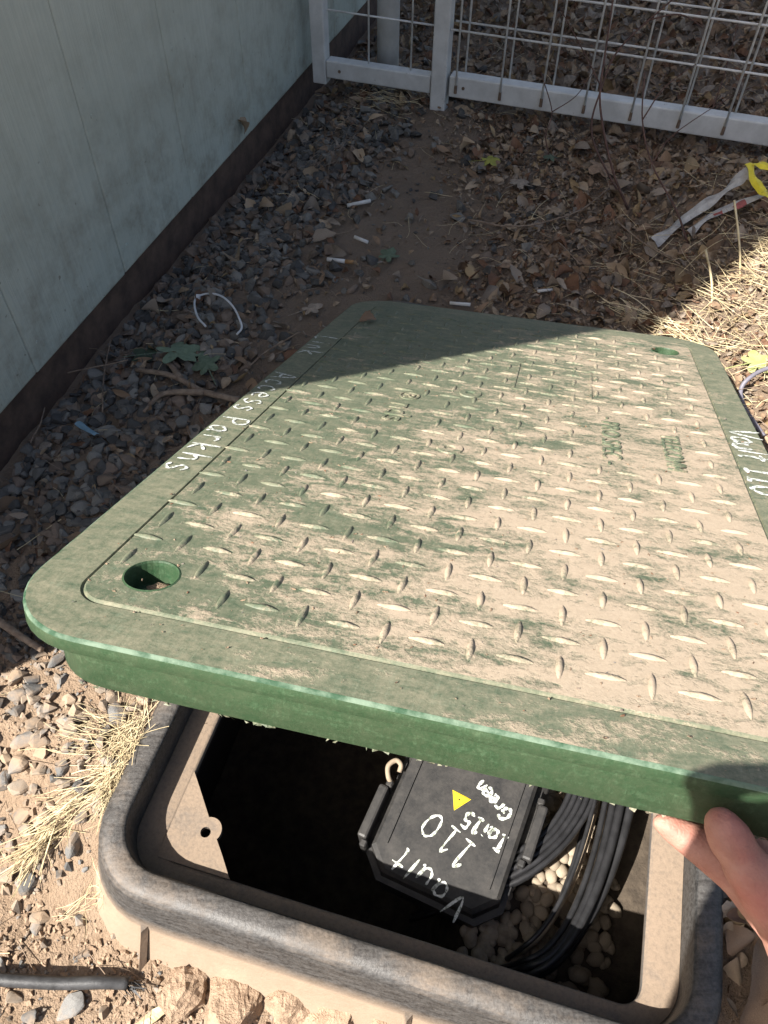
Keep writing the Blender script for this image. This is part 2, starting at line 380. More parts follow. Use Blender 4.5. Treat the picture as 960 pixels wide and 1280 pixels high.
rim = raw('rim', Vx, Fx, m_box, vault, True)
inner = [(oloop(-.0017, .047), -.0381), (iloop(.0035, .024), -.0385), (iloop(.001, .02), -.0395), (iloop(0, .018), -.042), (iloop(.0005, .019), -.046)]
Vx, Fx = sweep([(iloop(.0006, .019), -.0462), (iloop(.004, .022), -.055), (iloop(.066, .06), -.26), (iloop(.10, .07), -.48)]); raw('inner_wall', Vx, Fx, m_inw, vault, True)
Vx, Fx = sweep(inner); raw('ledge', Vx, Fx, m_ledge, vault, True)
def gusset(flip):
    P2 = [(.0315, .108), (.046, .0915)]
    c0 = np.array([.0705, .0575]); dirn = np.array([.742, .670])
    for a in np.linspace(112, -32, 12):
        an = math.atan2(dirn[1], dirn[0])+R(a-40+0); P2.append(tuple(c0+.0125*np.array([math.cos(an), math.sin(an)])))
    P2 += [(.092, .0395), (.108, .0205), (.032, .0205)]
    hole = [tuple(np.array([.068, .0545])+.0052*np.array([math.cos(a), math.sin(a)])) for a in np.linspace(0, 2*math.pi, 14, endpoint=False)]
    bm = bmesh.new()
    def ring(L): 
        vs = [bm.verts.new((q[0], q[1], -.0376)) for q in L]; return [bm.edges.new((vs[i], vs[(i+1) % len(vs)])) for i in range(len(vs))]
    es = ring(P2)+ring(hole)
    bmesh.ops.triangle_fill(bm, use_beauty=True, edges=es)
    if bm.faces:
        ex = bmesh.ops.extrude_face_region(bm, geom=bm.faces[:]); bmesh.ops.translate(bm, vec=(0, 0, -.006), verts=[v for v in ex['geom'] if isinstance(v, bmesh.types.BMVert)])
    bmesh.ops.recalc_face_normals(bm, faces=bm.faces[:])
    o = obj('mounting_tab', bm, m_ledge, vault)
    if flip: o.matrix_local = Matrix.Translation((OW, OL, 0)) @ Matrix.Rotation(math.pi, 4, 'Z')
gusset(False); gusset(True)
for u in (.045, .30):      # little vertical rib on the outer wall
    bm = bmesh.new()
    vs = [bm.verts.new(q) for q in ((u-.004, -.036, -.047), (u+.004, -.036, -.047), (u+.004, -.088, -.135), (u-.004, -.088, -.135), (u, -.043, -.046), (u, -.096, -.135))]
    for f in ((0, 4, 5, 3), (4, 1, 2, 5), (0, 1, 4), (3, 5, 2)): bm.faces.new([vs[i] for i in f])
    obj('rib', bm, m_box, vault)
# pit bed
ZP = RIM-.205
gu = np.linspace(-.06, OW+.06, 40); gv = np.linspace(-.06, OL+.06, 60)
V = [tuple(b2w(a, c2, ZP-RIM-.24*(1-sstep(.25, .37, a))+.008*nz(a, c2, 12.)+.004*nz(a, c2, 40.))) for c2 in gv for a in gu]
F = [(j*40+i, j*40+i+1, (j+1)*40+i+1, (j+1)*40+i) for j in range(59) for i in range(39)]
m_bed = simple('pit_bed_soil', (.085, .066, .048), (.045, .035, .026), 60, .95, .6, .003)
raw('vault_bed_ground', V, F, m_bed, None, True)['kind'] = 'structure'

# ------------------------------------------------------------ stone shapes
def hull_stone(n, flat, seed, bv=.0, sub=0):
    rs = np.random.default_rng(seed); bm = bmesh.new()
    P = rs.normal(size=(n, 3)); P /= np.linalg.norm(P, axis=1)[:, None]; P *= rs.uniform(.78, 1.0, (n, 1)); P *= np.array([1, rs.uniform(.62, .9), flat])*.5
    for q in P: bm.verts.new(q)
    r = bmesh.ops.convex_hull(bm, input=bm.verts[:]); bmesh.ops.delete(bm, geom=[v for v in bm.verts if not v.link_faces], context='VERTS')
    if bv: bmesh.ops.dissolve_limit(bm, angle_limit=R(14), verts=bm.verts[:], edges=bm.edges[:]); bmesh.ops.bevel(bm, geom=bm.edges[:], offset=bv, segments=1, affect='EDGES')
    bmesh.ops.triangulate(bm, faces=bm.faces[:])
    me = bpy.data.meshes.new('stone'); bm.to_mesh(me); bm.free(); return me
BIG = [hull_stone(15, random.uniform(.45, .75), 100+i, .045) for i in range(14)]
SMALL = [meshdata(hull_stone(10, random.uniform(.5, .8), 200+i)) for i in range(10)]
PEB = []
for i in range(6):
    bm = bmesh.new(); bmesh.ops.create_icosphere(bm, subdivisions=2, radius=.5)
    for v in bm.verts: v.co *= 1+.16*mnoise.noise(v.co*2.2+Vector((i*5, 0, 0))); v.co.y *= .78; v.co.z *= .58
    me = bpy.data.meshes.new('pebble'); bm.to_mesh(me); bm.free(); me.polygons.foreach_set('use_smooth', [True]*len(me.polygons)); PEB.append(me)
def with_mats(meshes, mats): 
    out = []
    for me in meshes:
        for mm in mats:
            c2 = me.copy(); c2.materials.append(mm); out.append(c2)
    return out
def inst(name, me, T, label, cat, group):
    o = bpy.data.objects.new(name, me); COL.objects.link(o); o.matrix_world = Matrix(T.tolist()); tag(o, label, cat, group); return o

# screen outline of lid / vault, used only to skip stones that nobody could see
def poly_in(P, q):
    s = False; j = len(P)-1
    for i in range(len(P)):
        if (P[i][1] > q[1]) != (P[j][1] > q[1]) and q[0] < (P[j][0]-P[i][0])*(q[1]-P[i][1])/(P[j][1]-P[i][1])+P[i][0]: s = not s
        j = i
    return s

# ------------------------------------------------------------ lid
RL = np.array([[.974122, .218393, .058232], [-.223868, .896764, .381703], [.03114, -.384862, .922449]]); LO = np.array([-.232977, .234245, .409155])
LWd, LLn, LT = .52, .8742, .0365
ML = Matrix.Identity(4)
for i in range(3):
    for j in range(3): ML[i][j] = RL[i][j]
    ML[i][3] = LO[i]
def l2w(u, v, z=0): return LO+RL@np.array([u, v, z])
lid = empty('access_cover', 'dusty green plastic cover with diamond tread, lifted over the vault by a hand', 'cover', mat=ML)
def lid_mat(name, mode):
    m, t, b = mat_new(name)
    tc = N(t, 'ShaderNodeTexCoord'); tc.object = lid; P = tc.outputs['Object']
    s3 = N(t, 'ShaderNodeSeparateXYZ'); t.links.new(P, s3.inputs[0]); U, Vv = s3.outputs[0], s3.outputs[1]
    def streak(rot, sc, scale=1, det=7):
        mp = N(t, 'ShaderNodeMapping'); t.links.new(P, mp.inputs[0]); mp.inputs['Rotation'].default_value = (0, 0, R(rot)); mp.inputs['Scale'].default_value = sc
        return noise_node(t, scale, det, .68, mp.outputs[0], .6).outputs[0]
    fine = noise_node(t, 420, 5, .75, P).outputs[0]
    big = streak(-8, (9, 22, 9)); mid = streak(-14, (34, 85, 40)); scr = streak(35, (420, 30, 200), 1, 4); scr2 = streak(-50, (30, 380, 200), 1, 4)
    # how dusty: most in the middle and towards the near right corner, little on the left
    gu = N(t, 'ShaderNodeMapRange'); gu.interpolation_type = 'SMOOTHSTEP'; gu.inputs[1].default_value = .02; gu.inputs[2].default_value = .36; t.links.new(math_(t, 'SUBTRACT', U, math_(t, 'MULTIPLY', Vv, .12)), gu.inputs[0])
    gv = N(t, 'ShaderNodeMapRange'); gv.interpolation_type = 'SMOOTHSTEP'; gv.inputs[1].default_value = .78; gv.inputs[2].default_value = .15; t.links.new(Vv, gv.inputs[0])
    dens = math_(t, 'ADD', math_(t, 'MULTIPLY', gu.outputs[0], .108), math_(t, 'MULTIPLY', gv.outputs[0], .05))
    if mode == 'border': dens = math_(t, 'MULTIPLY', dens, .55)
    spk0 = noise_node(t, 210, 5, .8, P).outputs[0]
    pat = math_(t, 'ADD', math_(t, 'MULTIPLY', spk0, .28), math_(t, 'ADD', math_(t, 'MULTIPLY', big, .40), math_(t, 'MULTIPLY', mid, .32)))
    mk = math_(t, 'ADD', pat, dens)
    off = {'plate': -.066, 'border': -.120, 'side': -.34, 'tread': -.060, 'letter': -.15}[mode]
    mask = ramp(t, math_(t, 'ADD', mk, off), [(.49, (0, 0, 0)), (.535, (.5, .5, .5)), (.60, (1, 1, 1))])
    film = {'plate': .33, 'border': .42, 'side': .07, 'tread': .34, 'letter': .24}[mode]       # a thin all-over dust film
    spk = noise_node(t, 150, 5, .8, P).outputs[0]
    fm = math_(t, 'MULTIPLY', ramp(t, math_(t, 'ADD', math_(t, 'ADD', math_(t, 'MULTIPLY', mid, .4), math_(t, 'MULTIPLY', fine, .2)), math_(t, 'MULTIPLY', spk, .4)), [(.38, (.15, .15, .15)), (.62, (1, 1, 1))]), film*1.55)
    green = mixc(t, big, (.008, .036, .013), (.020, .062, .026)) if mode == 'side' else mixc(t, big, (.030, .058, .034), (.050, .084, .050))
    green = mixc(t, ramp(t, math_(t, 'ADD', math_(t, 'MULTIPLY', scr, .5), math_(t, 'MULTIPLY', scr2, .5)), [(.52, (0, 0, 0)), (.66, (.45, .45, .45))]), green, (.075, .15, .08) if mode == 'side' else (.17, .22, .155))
    dust = mixc(t, math_(t, 'ADD', math_(t, 'MULTIPLY', fine, .5), math_(t, 'MULTIPLY', spk, .5)), (.25, .19, .135), (.50, .405, .305))
    c = mixc(t, fm, green, mixc(t, .5, dust, (.23, .235, .155)))
    c = mixc(t, math_(t, 'MULTIPLY', mask, .9), c, dust)
    if mode in ('plate',):
        rb = noise_node(t, 16, 4, .6, P).outputs[0]; rb2 = noise_node(t, 120, 4, .7, P).outputs[0]
        rm = ramp(t, math_(t, 'ADD', math_(t, 'MULTIPLY', rb, .6), math_(t, 'MULTIPLY', rb2, .4)), [(.63, (0, 0, 0)), (.68, (.7, .7, .7))])
        c = mixc(t, rm, c, (.16, .075, .045))
    t.links.new(c, b.inputs['Base Color'])
    r1 = math_(t, 'MULTIPLY_ADD', mask, .35); t.nodes[-1].inputs[2].default_value = .52
    t.links.new(r1, b.inputs['Roughness']); b.inputs['Specular IOR Level'].default_value = .35
    h = math_(t, 'ADD', math_(t, 'MULTIPLY', mask, 1.2), math_(t, 'ADD', math_(t, 'MULTIPLY', fine, .6), math_(t, 'MULTIPLY', scr, .10)))
    bump(t, b, h, .42, .0012)
    return m
m_plate, m_border, m_side, m_tread = lid_mat('lid_plate', 'plate'), lid_mat('lid_border', 'border'), lid_mat('lid_side', 'side'), lid_mat('lid_tread', 'tread')
m_letter = lid_mat('lid_letter', 'letter')
m_pale_edge = simple('scuffed_highlight_green', (.12, .17, .12), (.018, .055, .026), 60, .7, .5, .001, lo=.38, hi=.6)  # pale tone paints in the bright edge highlight as well as scuffs
def lloop(d, r): return rrect(d, LWd-d, d, LLn-d, r, 10)
GB = .0355
# side wall and flange
def sk(d, r): return rrect(.026+d, LWd-.026-d, .0028+d, LLn-.0028-d, r, 10)
lp = [(sk(.003, .046), -LT), (sk(.0006, .0485), -LT+.0016), (sk(.0, .049), -.0125), (sk(-.0004, .0493), -.0116), (lloop(.0010, .059), -.0113), (lloop(0, .06), -.0105), (lloop(.0, .06), -.0022)]
Vx, Fx = sweep([(lloop(.0, .06), -.0022), (lloop(.0006, .0594), -.0007), (lloop(.0018, .0582), 0)]); raw('worn_highlight_edge', Vx, Fx, m_pale_edge, lid, True)  # top chamfer strip, highlight line coloured in together with wear
Vx, Fx = sweep(lp, cap0=True)
ls = raw('skirt', Vx, Fx, m_side, lid, True)
for f in ls.data.polygons: f.use_smooth = len(f.vertices) == 4
# ragged moulding flash along the near bottom edge
bm = bmesh.new()
for k in range(60):
    u = random.uniform(.06, .5); vs = [bm.verts.new((u+random.uniform(-.003, .003), .0052+random.uniform(-.001, .0008), -LT-random.uniform(-.0012, .0022))) for _ in range(4)]
    try: bm.faces.new(vs)
    except Exception: pass
obj('moulding_flash', bm, m_border, lid)['kind'] = 'stuff'
# border band, groove
lp = [(lloop(.0018, .0582), .00002), (lloop(.018, .042), .0001), (lloop(GB-.0012, .0215), 0), (lloop(GB-.0007, .021), -.0014), (lloop(GB+.0005, .020), -.0016), (lloop(GB+.0011, .0195), .0002), (lloop(GB+.0021, .0185), .0008)]
Vx, Fx = sweep(lp); raw('border', Vx, Fx, m_border, lid)
HOLES = [(.0716, .0715, .0172), (LWd-.0716, LLn-.0865, .0172)]
bm = bmesh.new()
def ering(L, z=.0008):
    vs = [bm.verts.new((q[0], q[1], z)) for q in L]; return [bm.edges.new((vs[i], vs[(i+1) % len(vs)])) for i in range(len(vs))]
es = ering(lloop(GB+.0021, .0185))
for hx, hy, hr in HOLES: es += ering([(hx+hr*math.cos(a), hy+hr*math.sin(a)) for a in np.linspace(0, 2*math.pi, 28, endpoint=False)])
bmesh.ops.triangle_fill(bm, use_beauty=True, edges=es)
bmesh.ops.recalc_face_normals(bm, faces=bm.faces[:])
if bm.faces and sum(f.normal.z for f in bm.faces) < 0: bmesh.ops.reverse_faces(bm, faces=bm.faces[:])
obj('plate', bm, m_plate, lid)
for hx, hy, hr in HOLES:
    def circ(r): return [(hx+r*math.cos(a), hy+r*math.sin(a)) for a in np.linspace(0, 2*math.pi, 28, endpoint=False)]
    Vx, Fx = sweep([(circ(hr+.0012), .00085), (circ(hr), .0013), (circ(hr-.0005), .0), (circ(hr-.001), -.016), (circ(hr*.62), -.0165), (circ(hr*.55), -.013), (circ(hr*.2), -.0128), (circ(hr*.16), -.016)], cap1=True)
    raw('handle_hole', Vx, Fx, m_side, lid)
    bm = bmesh.new()
    bmesh.ops.create_icosphere(bm, subdivisions=3, radius=1)
    for v in bm.verts:
        k = 1+.25*mnoise.noise(v.co*2.5); v.co = Vector((hx+.004+v.co.x*hr*.72*k, hy+.002+v.co.y*hr*.7*k, -.016+max(v.co.z, 0)*.006*k))
    obj('dirt_fill', bm, m_soil, lid, True)
# treads: lens-shaped bars in a checkerboard of directions
def tread_mesh(seed):
    rs = random.Random(seed); n = 8; V = []; F = []; L, Wd, H = .0222, .0037, .0021
    for i in range(n+1):
        t_ = i/n; x_ = (t_-.5)*L; wv = Wd*.5*math.sin(math.pi*min(max(t_, .03), .97))**.75; hv = H*math.sin(math.pi*min(max(t_, .02), .98))**.6*rs.uniform(.88, 1.08)
        V += [(x_, -wv-.0006, -.0002), (x_, -wv*.62, hv*.92), (x_, wv*.62, hv*.92), (x_, wv+.0006, -.0002)]
    for i in range(n):
        for k in range(3): a = i*4+k; F.append((a, a+4, a+5, a+1))
    me = bpy.data.meshes.new('tread'); me.from_pydata(V, [], F); me.update(); me.materials.append(m_tread)
    me.polygons.foreach_set('use_smooth', [True]*len(me.polygons)); return me
TR = [tread_mesh(i) for i in range(6)]
cells = []
TEXT = [(.340, .395, .355, .505), (.405, .445, .37, .475), (.14, .178, .372, .475), (.205, .238, .335, .36), (.205, .238, .49, .517)]
for i in range(17):
    for j in range(-3, 28):
        u, v = .0466+.02575*i, .1407+.02655*j
        if u > LWd-.05 or v > LLn-.055: continue
        if any(math.hypot(u-hx, v-hy) < hr+.012 for hx, hy, hr in HOLES): continue
        if any(a < u < b2 and c2 < v < d for a, b2, c2, d in TEXT): continue
        q = px(l2w(u, v)); cells.append((q[2] if (-15 < q[0] < 975 and -10 < q[1] < 1290) else 9, u, v, (i+j) % 2 == 0))
cells.sort(key=lambda c_: c_[0]); rest = []
for k, (d, u, v, sl_) in enumerate(cells):
    a = (R(90) if sl_ else 0)+random.uniform(-.05, .05)
    T = Matrix.Translation((u+random.uniform(-.0004, .0004), v+random.uniform(-.0004, .0004), .0008)) @ Matrix.Rotation(a, 4, 'Z') @ Matrix.Scale(random.uniform(.92, 1.06), 4, (1, 0, 0))
    if k < 290:
        o = bpy.data.objects.new('tread', random.choice(TR)); COL.objects.link(o); o.parent = lid; o.matrix_local = T
    else: rest.append((k % 6, np.array(T), 0))
o = joinmany('treads', [meshdata(m_) for m_ in TR], rest, m_tread, 'stuff', True); o.parent = lid
# moulded lettering
def font_mesh(name, txt, size, T, mat, parent, ext=.0007):
    cu = bpy.data.curves.new(name, 'FONT'); cu.body = txt; cu.size = size; cu.extrude = ext; cu.align_x = 'CENTER'; cu.align_y = 'CENTER'; cu.resolution_u = 3
    to = bpy.data.objects.new('tmp', cu); COL.objects.link(to); dg = bpy.context.evaluated_depsgraph_get()
    me = bpy.data.meshes.new_from_object(to.evaluated_get(dg)); bpy.data.objects.remove(to)
    me.materials.clear(); me.materials.append(mat)
    o = link(name, me, None, parent); o.matrix_local = T; return o
def cw(u, v, z=.0012): return Matrix.Translation((u, v, z)) @ Matrix.Rotation(R(-90), 4, 'Z')
font_mesh('moulded_letters', '- PRO SPEC -', .0225, cw(.367, .430) @ Matrix.Diagonal((1, 1.15, 1, 1)), m_letter, lid, .0010)
font_mesh('moulded_letters', 'TELECOMM', .0195, cw(.4245, .421) @ Matrix.Diagonal((.88, 1.3, 1, 1)), m_letter, lid, .0010)
font_mesh('moulded_letters', 'nds', .0390, Matrix.Translation((.158, .418, .0012)) @ Matrix.Rotation(R(-90), 4, 'Z'), m_tread, lid, .0010)
font_mesh('moulded_letters', '\u00ae', .030, Matrix.Translation((.158, .468, .0012)) @ Matrix.Rotation(R(-90), 4, 'Z'), m_tread, lid, .0009)
for (u, v) in ((.2218, .3475), (.2200, .5035)):
    def circ(r): return [(u+r*math.cos(a), v+r*math.sin(a)) for a in np.linspace(0, 2*math.pi, 24, endpoint=False)]
    Vx, Fx = sweep([(circ(.0125), .0007), (circ(.0118), .0022), (circ(.0055), .0022), (circ(.0042), .0012), (circ(.0038), -.003)], cap1=True); raw('boss_ring', Vx, Fx, m_tread, lid, False)
# raised frame of the worn logo plate
bm = bmesh.new()
for lo, hi in (((.262, .540, .0005), (.350, .5425, .0019)), ((.262, .640, .0005), (.350, .6425, .0019)), ((.3475, .543, .0005), (.3500, .6395, .0019)), ((.262, .543, .0005), (.2645, .6395, .0019))): box(bm, lo, hi)
obj('logo_frame', bm, m_tread, lid)

gi = []
for k in range(1500):
    u, v = random.uniform(.03, .50), random.betavariate(1.2, 1.6)*.85+.005
    sz = .0007+.0022*random.random()**4; a = random.uniform(0, 6); gi.append((k % 4, np.array(Matrix.Translation((u, v, .0010)) @ Matrix.Rotation(a, 4, 'Z') @ Matrix.Diagonal((sz*random.uniform(1, 2.2), sz, sz*.8, 1))), random.choices((0, 1, 2), (5, 2, 1))[0]))
gr_ = joinmany('grit', SMALL[:4], gi, None, 'stuff', False, [m_soil, m_rock_d[2], m_leaf[2]]); gr_.parent = lid
# handwriting
GL = {'V': (.62, [[(0, 1), (.28, 0), (.62, 1)]]), 'a': (.55, [[(.46, .5), (.28, .6), (.04, .4), (.06, .08), (.28, .02), (.45, .3), (.47, .56), (.46, .15), (.56, .02)]]),
      'u': (.52, [[(0, .6), (.02, .15), (.2, .0), (.38, .12), (.45, .6), (.45, .12), (.54, 0)]]), 'l': (.12, [[(.05, 1.02), (.04, 0)]]),
      't': (.48, [[(.28, 1), (.22, .15), (.34, 0)], [(0, .66), (.5, .7)]]), '1': (.42, [[(.0, .78), (.22, 1), (.2, 0)], [(0, 0), (.42, .02)]]),
      '0': (.55, [[(.3, 1), (.06, .8), (.0, .4), (.12, .05), (.32, .02), (.52, .3), (.52, .75), (.3, 1)]]), 'A': (.62, [[(0, 0), (.3, 1), (.62, 0)], [(.12, .36), (.52, .36)]]),
      'c': (.42, [[(.42, .5), (.25, .6), (.02, .4), (.04, .1), (.22, 0), (.42, .1)]]), 'e': (.45, [[(.04, .32), (.44, .36), (.36, .58), (.14, .56), (.02, .3), (.14, .02), (.44, .08)]]),
      's': (.4, [[(.4, .52), (.22, .62), (.05, .48), (.2, .32), (.38, .18), (.22, 0), (.0, .08)]]), 'P': (.5, [[(.05, 0), (.03, 1)], [(.03, .95), (.35, 1), (.52, .75), (.35, .5), (.05, .46)]]),
      'r': (.4, [[(.02, .6), (.04, 0)], [(.04, .35), (.2, .58), (.4, .52)]]), 'k': (.48, [[(.02, 1), (.03, 0)], [(.44, .6), (.05, .28), (.46, 0)]]),
      'h': (.45, [[(.02, 1), (.03, 0)], [(.03, .35), (.2, .58), (.38, .48), (.42, 0)]]), 'i': (.12, [[(.05, .58), (.06, 0)], [(.05, .8), (.06, .84)]]),
      'T': (.55, [[(0, 1), (.56, .98)], [(.28, 1), (.26, 0)], [(.08, 0), (.46, .02)]]), 'G': (.6, [[(.56, .85), (.3, 1), (.02, .6), (.08, .12), (.34, 0), (.56, .2), (.56, .45), (.32, .45)]]),
      'n': (.45, [[(.02, .6), (.03, 0)], [(.03, .35), (.2, .6), (.38, .5), (.42, 0)]]), '5': (.48, [[(.46, 1), (.1, 1), (.06, .58), (.34, .62), (.46, .32), (.3, .02), (.0, .06)]]), 'L': (.5, [[(.05, 1), (.03, 0), (.5, .02)]]), ' ': (.35, [])}
def writing(name, txt, h, org, ex, ey, wd, mat, parent, z=.0006, gap=.2, jit=.05, seed=1):
    rs = random.Random(seed); org, ex, ey = np.array(org, float), np.array(ex, float), np.array(ey, float); V = []; F = []; xx = 0
    nrm = np.cross(ex, ey)
    for ch in txt:
        wch, strokes = GL[ch]; dy = rs.uniform(-jit, jit); scl = rs.uniform(.93, 1.08)
        for st in strokes:
            P = catmull([(a*scl+rs.uniform(-.02, .02), b_*scl+dy+rs.uniform(-.02, .02)) for a, b_ in st], 5)
            P = [org+ex*((q[0]+xx)*h)+ey*(q[1]*h) for q in P]; n0 = len(V)
            for i, q in enumerate(P):
                tg = P[min(i+1, len(P)-1)]-P[max(i-1, 0)]; tg = tg/(np.linalg.norm(tg)+1e-9); sd = np.cross(nrm, tg); ww = wd*.5*(1+.35*math.sin(i*1.1+xx*5))*(.55 if i in (0, len(P)-1) else 1)
                V += [q+sd*ww+nrm*z, q-sd*ww+nrm*z]
            for i in range(len(P)-1): F.append((n0+2*i, n0+2*i+1, n0+2*i+3, n0+2*i+2))
        xx += wch+gap
    return raw(name, V, F, mat, parent)
m_paint, t, b = mat_new('white_marker')
p = pos(t); nn = noise_node(t, 300, 5, .7, p)
t.links.new(ramp(t, nn.outputs[0], [(.40, (.15, .17, .125)), (.48, (.46, .48, .44)), (.62, (.66, .67, .65))]), b.inputs['Base Color']); b.inputs['Roughness'].default_value = .7
writing('marker_writing', 'Vault', .0285, (.4885, .513, 0), (0, -1, 0), (1, 0, 0), .0038, m_paint, lid, .0008, gap=.11, seed=2)
writing('marker_writing', '110', .0275, (.4895, .412, 0), (0, -1, 0), (1, 0, 0), .0040, m_paint, lid, .0008, gap=.3, seed=12)
writing('marker_writing', 'Access', .0270, (.0055, .482, 0), (0, -1, 0), (1, 0, 0), .0023, m_paint, lid, .0008, gap=.34, seed=3)
writing('marker_writing', 'Parkhs', .0265, (.0055, .340, 0), (0, -1, 0), (1, 0, 0), .0025, m_paint, lid, .0008, gap=.36, seed=13)
writing('marker_writing', 'Link', .0260, (.005, .640, 0), (0, -1, 0), (1, 0, 0), .0024, m_paint, lid, .0008, gap=.5, seed=5)

# ------------------------------------------------------------ pit contents
# pebbles
cands = []
for k in range(1100):
    u, v = random.uniform(.34, .50), random.uniform(.03, .60); P = b2w(u, v, ZP-RIM+.002+.008*nz(u, v, 12.)); q = px(P); cands.append((P, q, u, v, random.uniform(.010, .022)))
vis = [c_ for c_ in cands if 640 < c_[1][0] < 812 and 1000 < c_[1][1] < 1260]
vis.sort(key=lambda c_: -c_[4]); PM = with_mats(PEB, [m_peb])
chosen = set(id(c_) for c_ in vis[:150])
for c_ in vis[:150]:
    inst('pebble', random.choice(PM), trs(c_[0]+np.array([0, 0, random.uniform(0, .008)]), (random.uniform(-.4, .4), random.uniform(-.4, .4), random.uniform(0, 6.3)), (c_[4],)*3), 'rounded tan pebble on the vault bed beside the black cables', 'pebble', 'pebbles on the vault bed')
joinmany('vault_pebbles', [meshdata(m_) for m_ in PEB[:3]], [(k % 3, trs(c_[0], (random.uniform(-.4, .4), random.uniform(-.4, .4), random.uniform(0, 6.3)), (c_[4],)*3), 0) for k, c_ in enumerate(c2 for c2 in cands if id(c2) not in chosen) if k < 900], m_peb, 'stuff', True)
tag(bpy.data.objects['vault_pebbles'], 'tan pebbles covering the bed of the open vault', 'pebbles')

# splice closure
m_blk, t, b = mat_new('black_closure_plastic')
p = pos(t); n1 = noise_node(t, 45, 8, .7, p); n2 = noise_node(t, 260, 6, .7, p)
c = mixc(t, ramp(t, math_(t, 'ADD', math_(t, 'MULTIPLY', n1.outputs[0], .7), math_(t, 'MULTIPLY', n2.outputs[0], .3)), [(.35, (0, 0, 0)), (.75, (.75, .75, .75))]), (.012, .0122, .013), (.070, .064, .058))
t.links.new(c, b.inputs['Base Color']); b.inputs['Roughness'].default_value = .55; bump(t, b, n2.outputs[0], .25, .0008)
m_cab = simple('black_cable_jacket', (.026, .026, .028), (.014, .014, .015), 60, .38, .1, .0004, spec=.5)
m_cabt = simple('tan_dusty_cable_jacket', (.33, .265, .19), (.2, .155, .11), 60, .7, .2, .0004)
m_yel = simple('yellow_label', (.78, .58, .03), (.70, .50, .02), 40, .5, 0)
m_ink = simple('black_ink', (.02, .02, .02), None, 40, .5, 0)
ZC = RIM-.142
E2 = np.array([.40, .916]); E2 /= np.linalg.norm(E2); E1 = np.array([E2[1], -E2[0]])
C0 = np.array([.078, .275]); MC = Matrix.Identity(4)
for i in range(2): MC[i][0] = E1[i]; MC[i][1] = E2[i]; MC[i][3] = C0[i]
MC[2][3] = ZC; MC = MC @ Matrix.Rotation(R(2), 4, 'X') @ Matrix.Rotation(R(-3), 4, 'Y')
cl = empty('splice_closure', 'black plastic fibre splice closure with white handwriting and a yellow triangle label', 'splice closure', mat=MC)
def cl_o(x0, x1, y0, y1, ch): return [(x0+ch, y0), (x1-ch, y0), (x1, y0+ch), (x1, y1-ch), (x1-ch, y1), (x0+ch, y1), (x0, y1-ch), (x0, y0+ch)][::-1][::-1]
X0, X1, Y0, Y1 = -.076, .076, -.066, .19
Vx, Fx = sweep([(cl_o(X0-.001, X1+.001, Y0-.001, Y1+.001, .022), -.075), (cl_o(X0-.001, X1+.001, Y0-.001, Y1+.001, .022), -.024), (cl_o(X0-.006, X1+.006, Y0-.006, Y1+.006, .024), -.0235), (cl_o(X0-.006, X1+.006, Y0-.006, Y1+.006, .024), -.0185), (cl_o(X0, X1, Y0, Y1, .022), -.018), (cl_o(X0+.001, X1-.001, Y0+.001, Y1-.001, .022), -.004), (cl_o(X0+.005, X1-.005, Y0+.005, Y1-.005, .021), 0)], cap0=True, cap1=True)
raw('shell', Vx, Fx, m_blk, cl)
for xr, tilt in ((X0+.016, 0), (X1-.016, 0)):      # raised ribs along both sides of the cover
    bm = bmesh.new(); box(bm, (xr-.0015, Y0+.03, -.001), (xr+.0015, Y1-.02, .0022)); obj('cover_rib', bm, m_blk, cl)
for yy in (.098, .112, .126): 
    bm = bmesh.new(); box(bm, (-.03, yy, -.001), (.055, yy+.004, .003)); obj('cross_rib', bm, m_blk, cl)
def latch(x, y, sgn):
    bm = bmesh.new(); box(bm, (x-.006, y-.032, -.030), (x+.006, y+.032, .004)); bevel(bm, .003, 2)
    o = obj('latch', bm, m_blk, cl)
    bm = bmesh.new(); box(bm, (x+sgn*.0062-.001, y-.008, -.018), (x+sgn*.0062+.001, y+.008, -.006)); obj('latch_slot', bm, m_ink, o)
    for yy in (y-.036, y+.036):
        bm = bmesh.new(); box(bm, (x-.004-sgn*.004, yy-.004, -.026), (x+.004-sgn*.004, yy+.004, .001)); bevel(bm, .0015, 1); obj('hinge_lug', bm, m_blk, o)
latch(X1+.012, .040, 1); latch(X0-.012, -.010, -1); latch(X1+.012, .135, 1); latch(X0-.012, .120, -1)
hk = [(X0-.006, .028, -.006), (X0-.012, .032, .004), (X0-.016, .042, .009), (X0-.010, .051, .010), (X0-.003, .049, .008), (X0-.002, .042, .004)]
tube('hook', catmull(hk, 5), .0030, m_cabt, cl, 8)
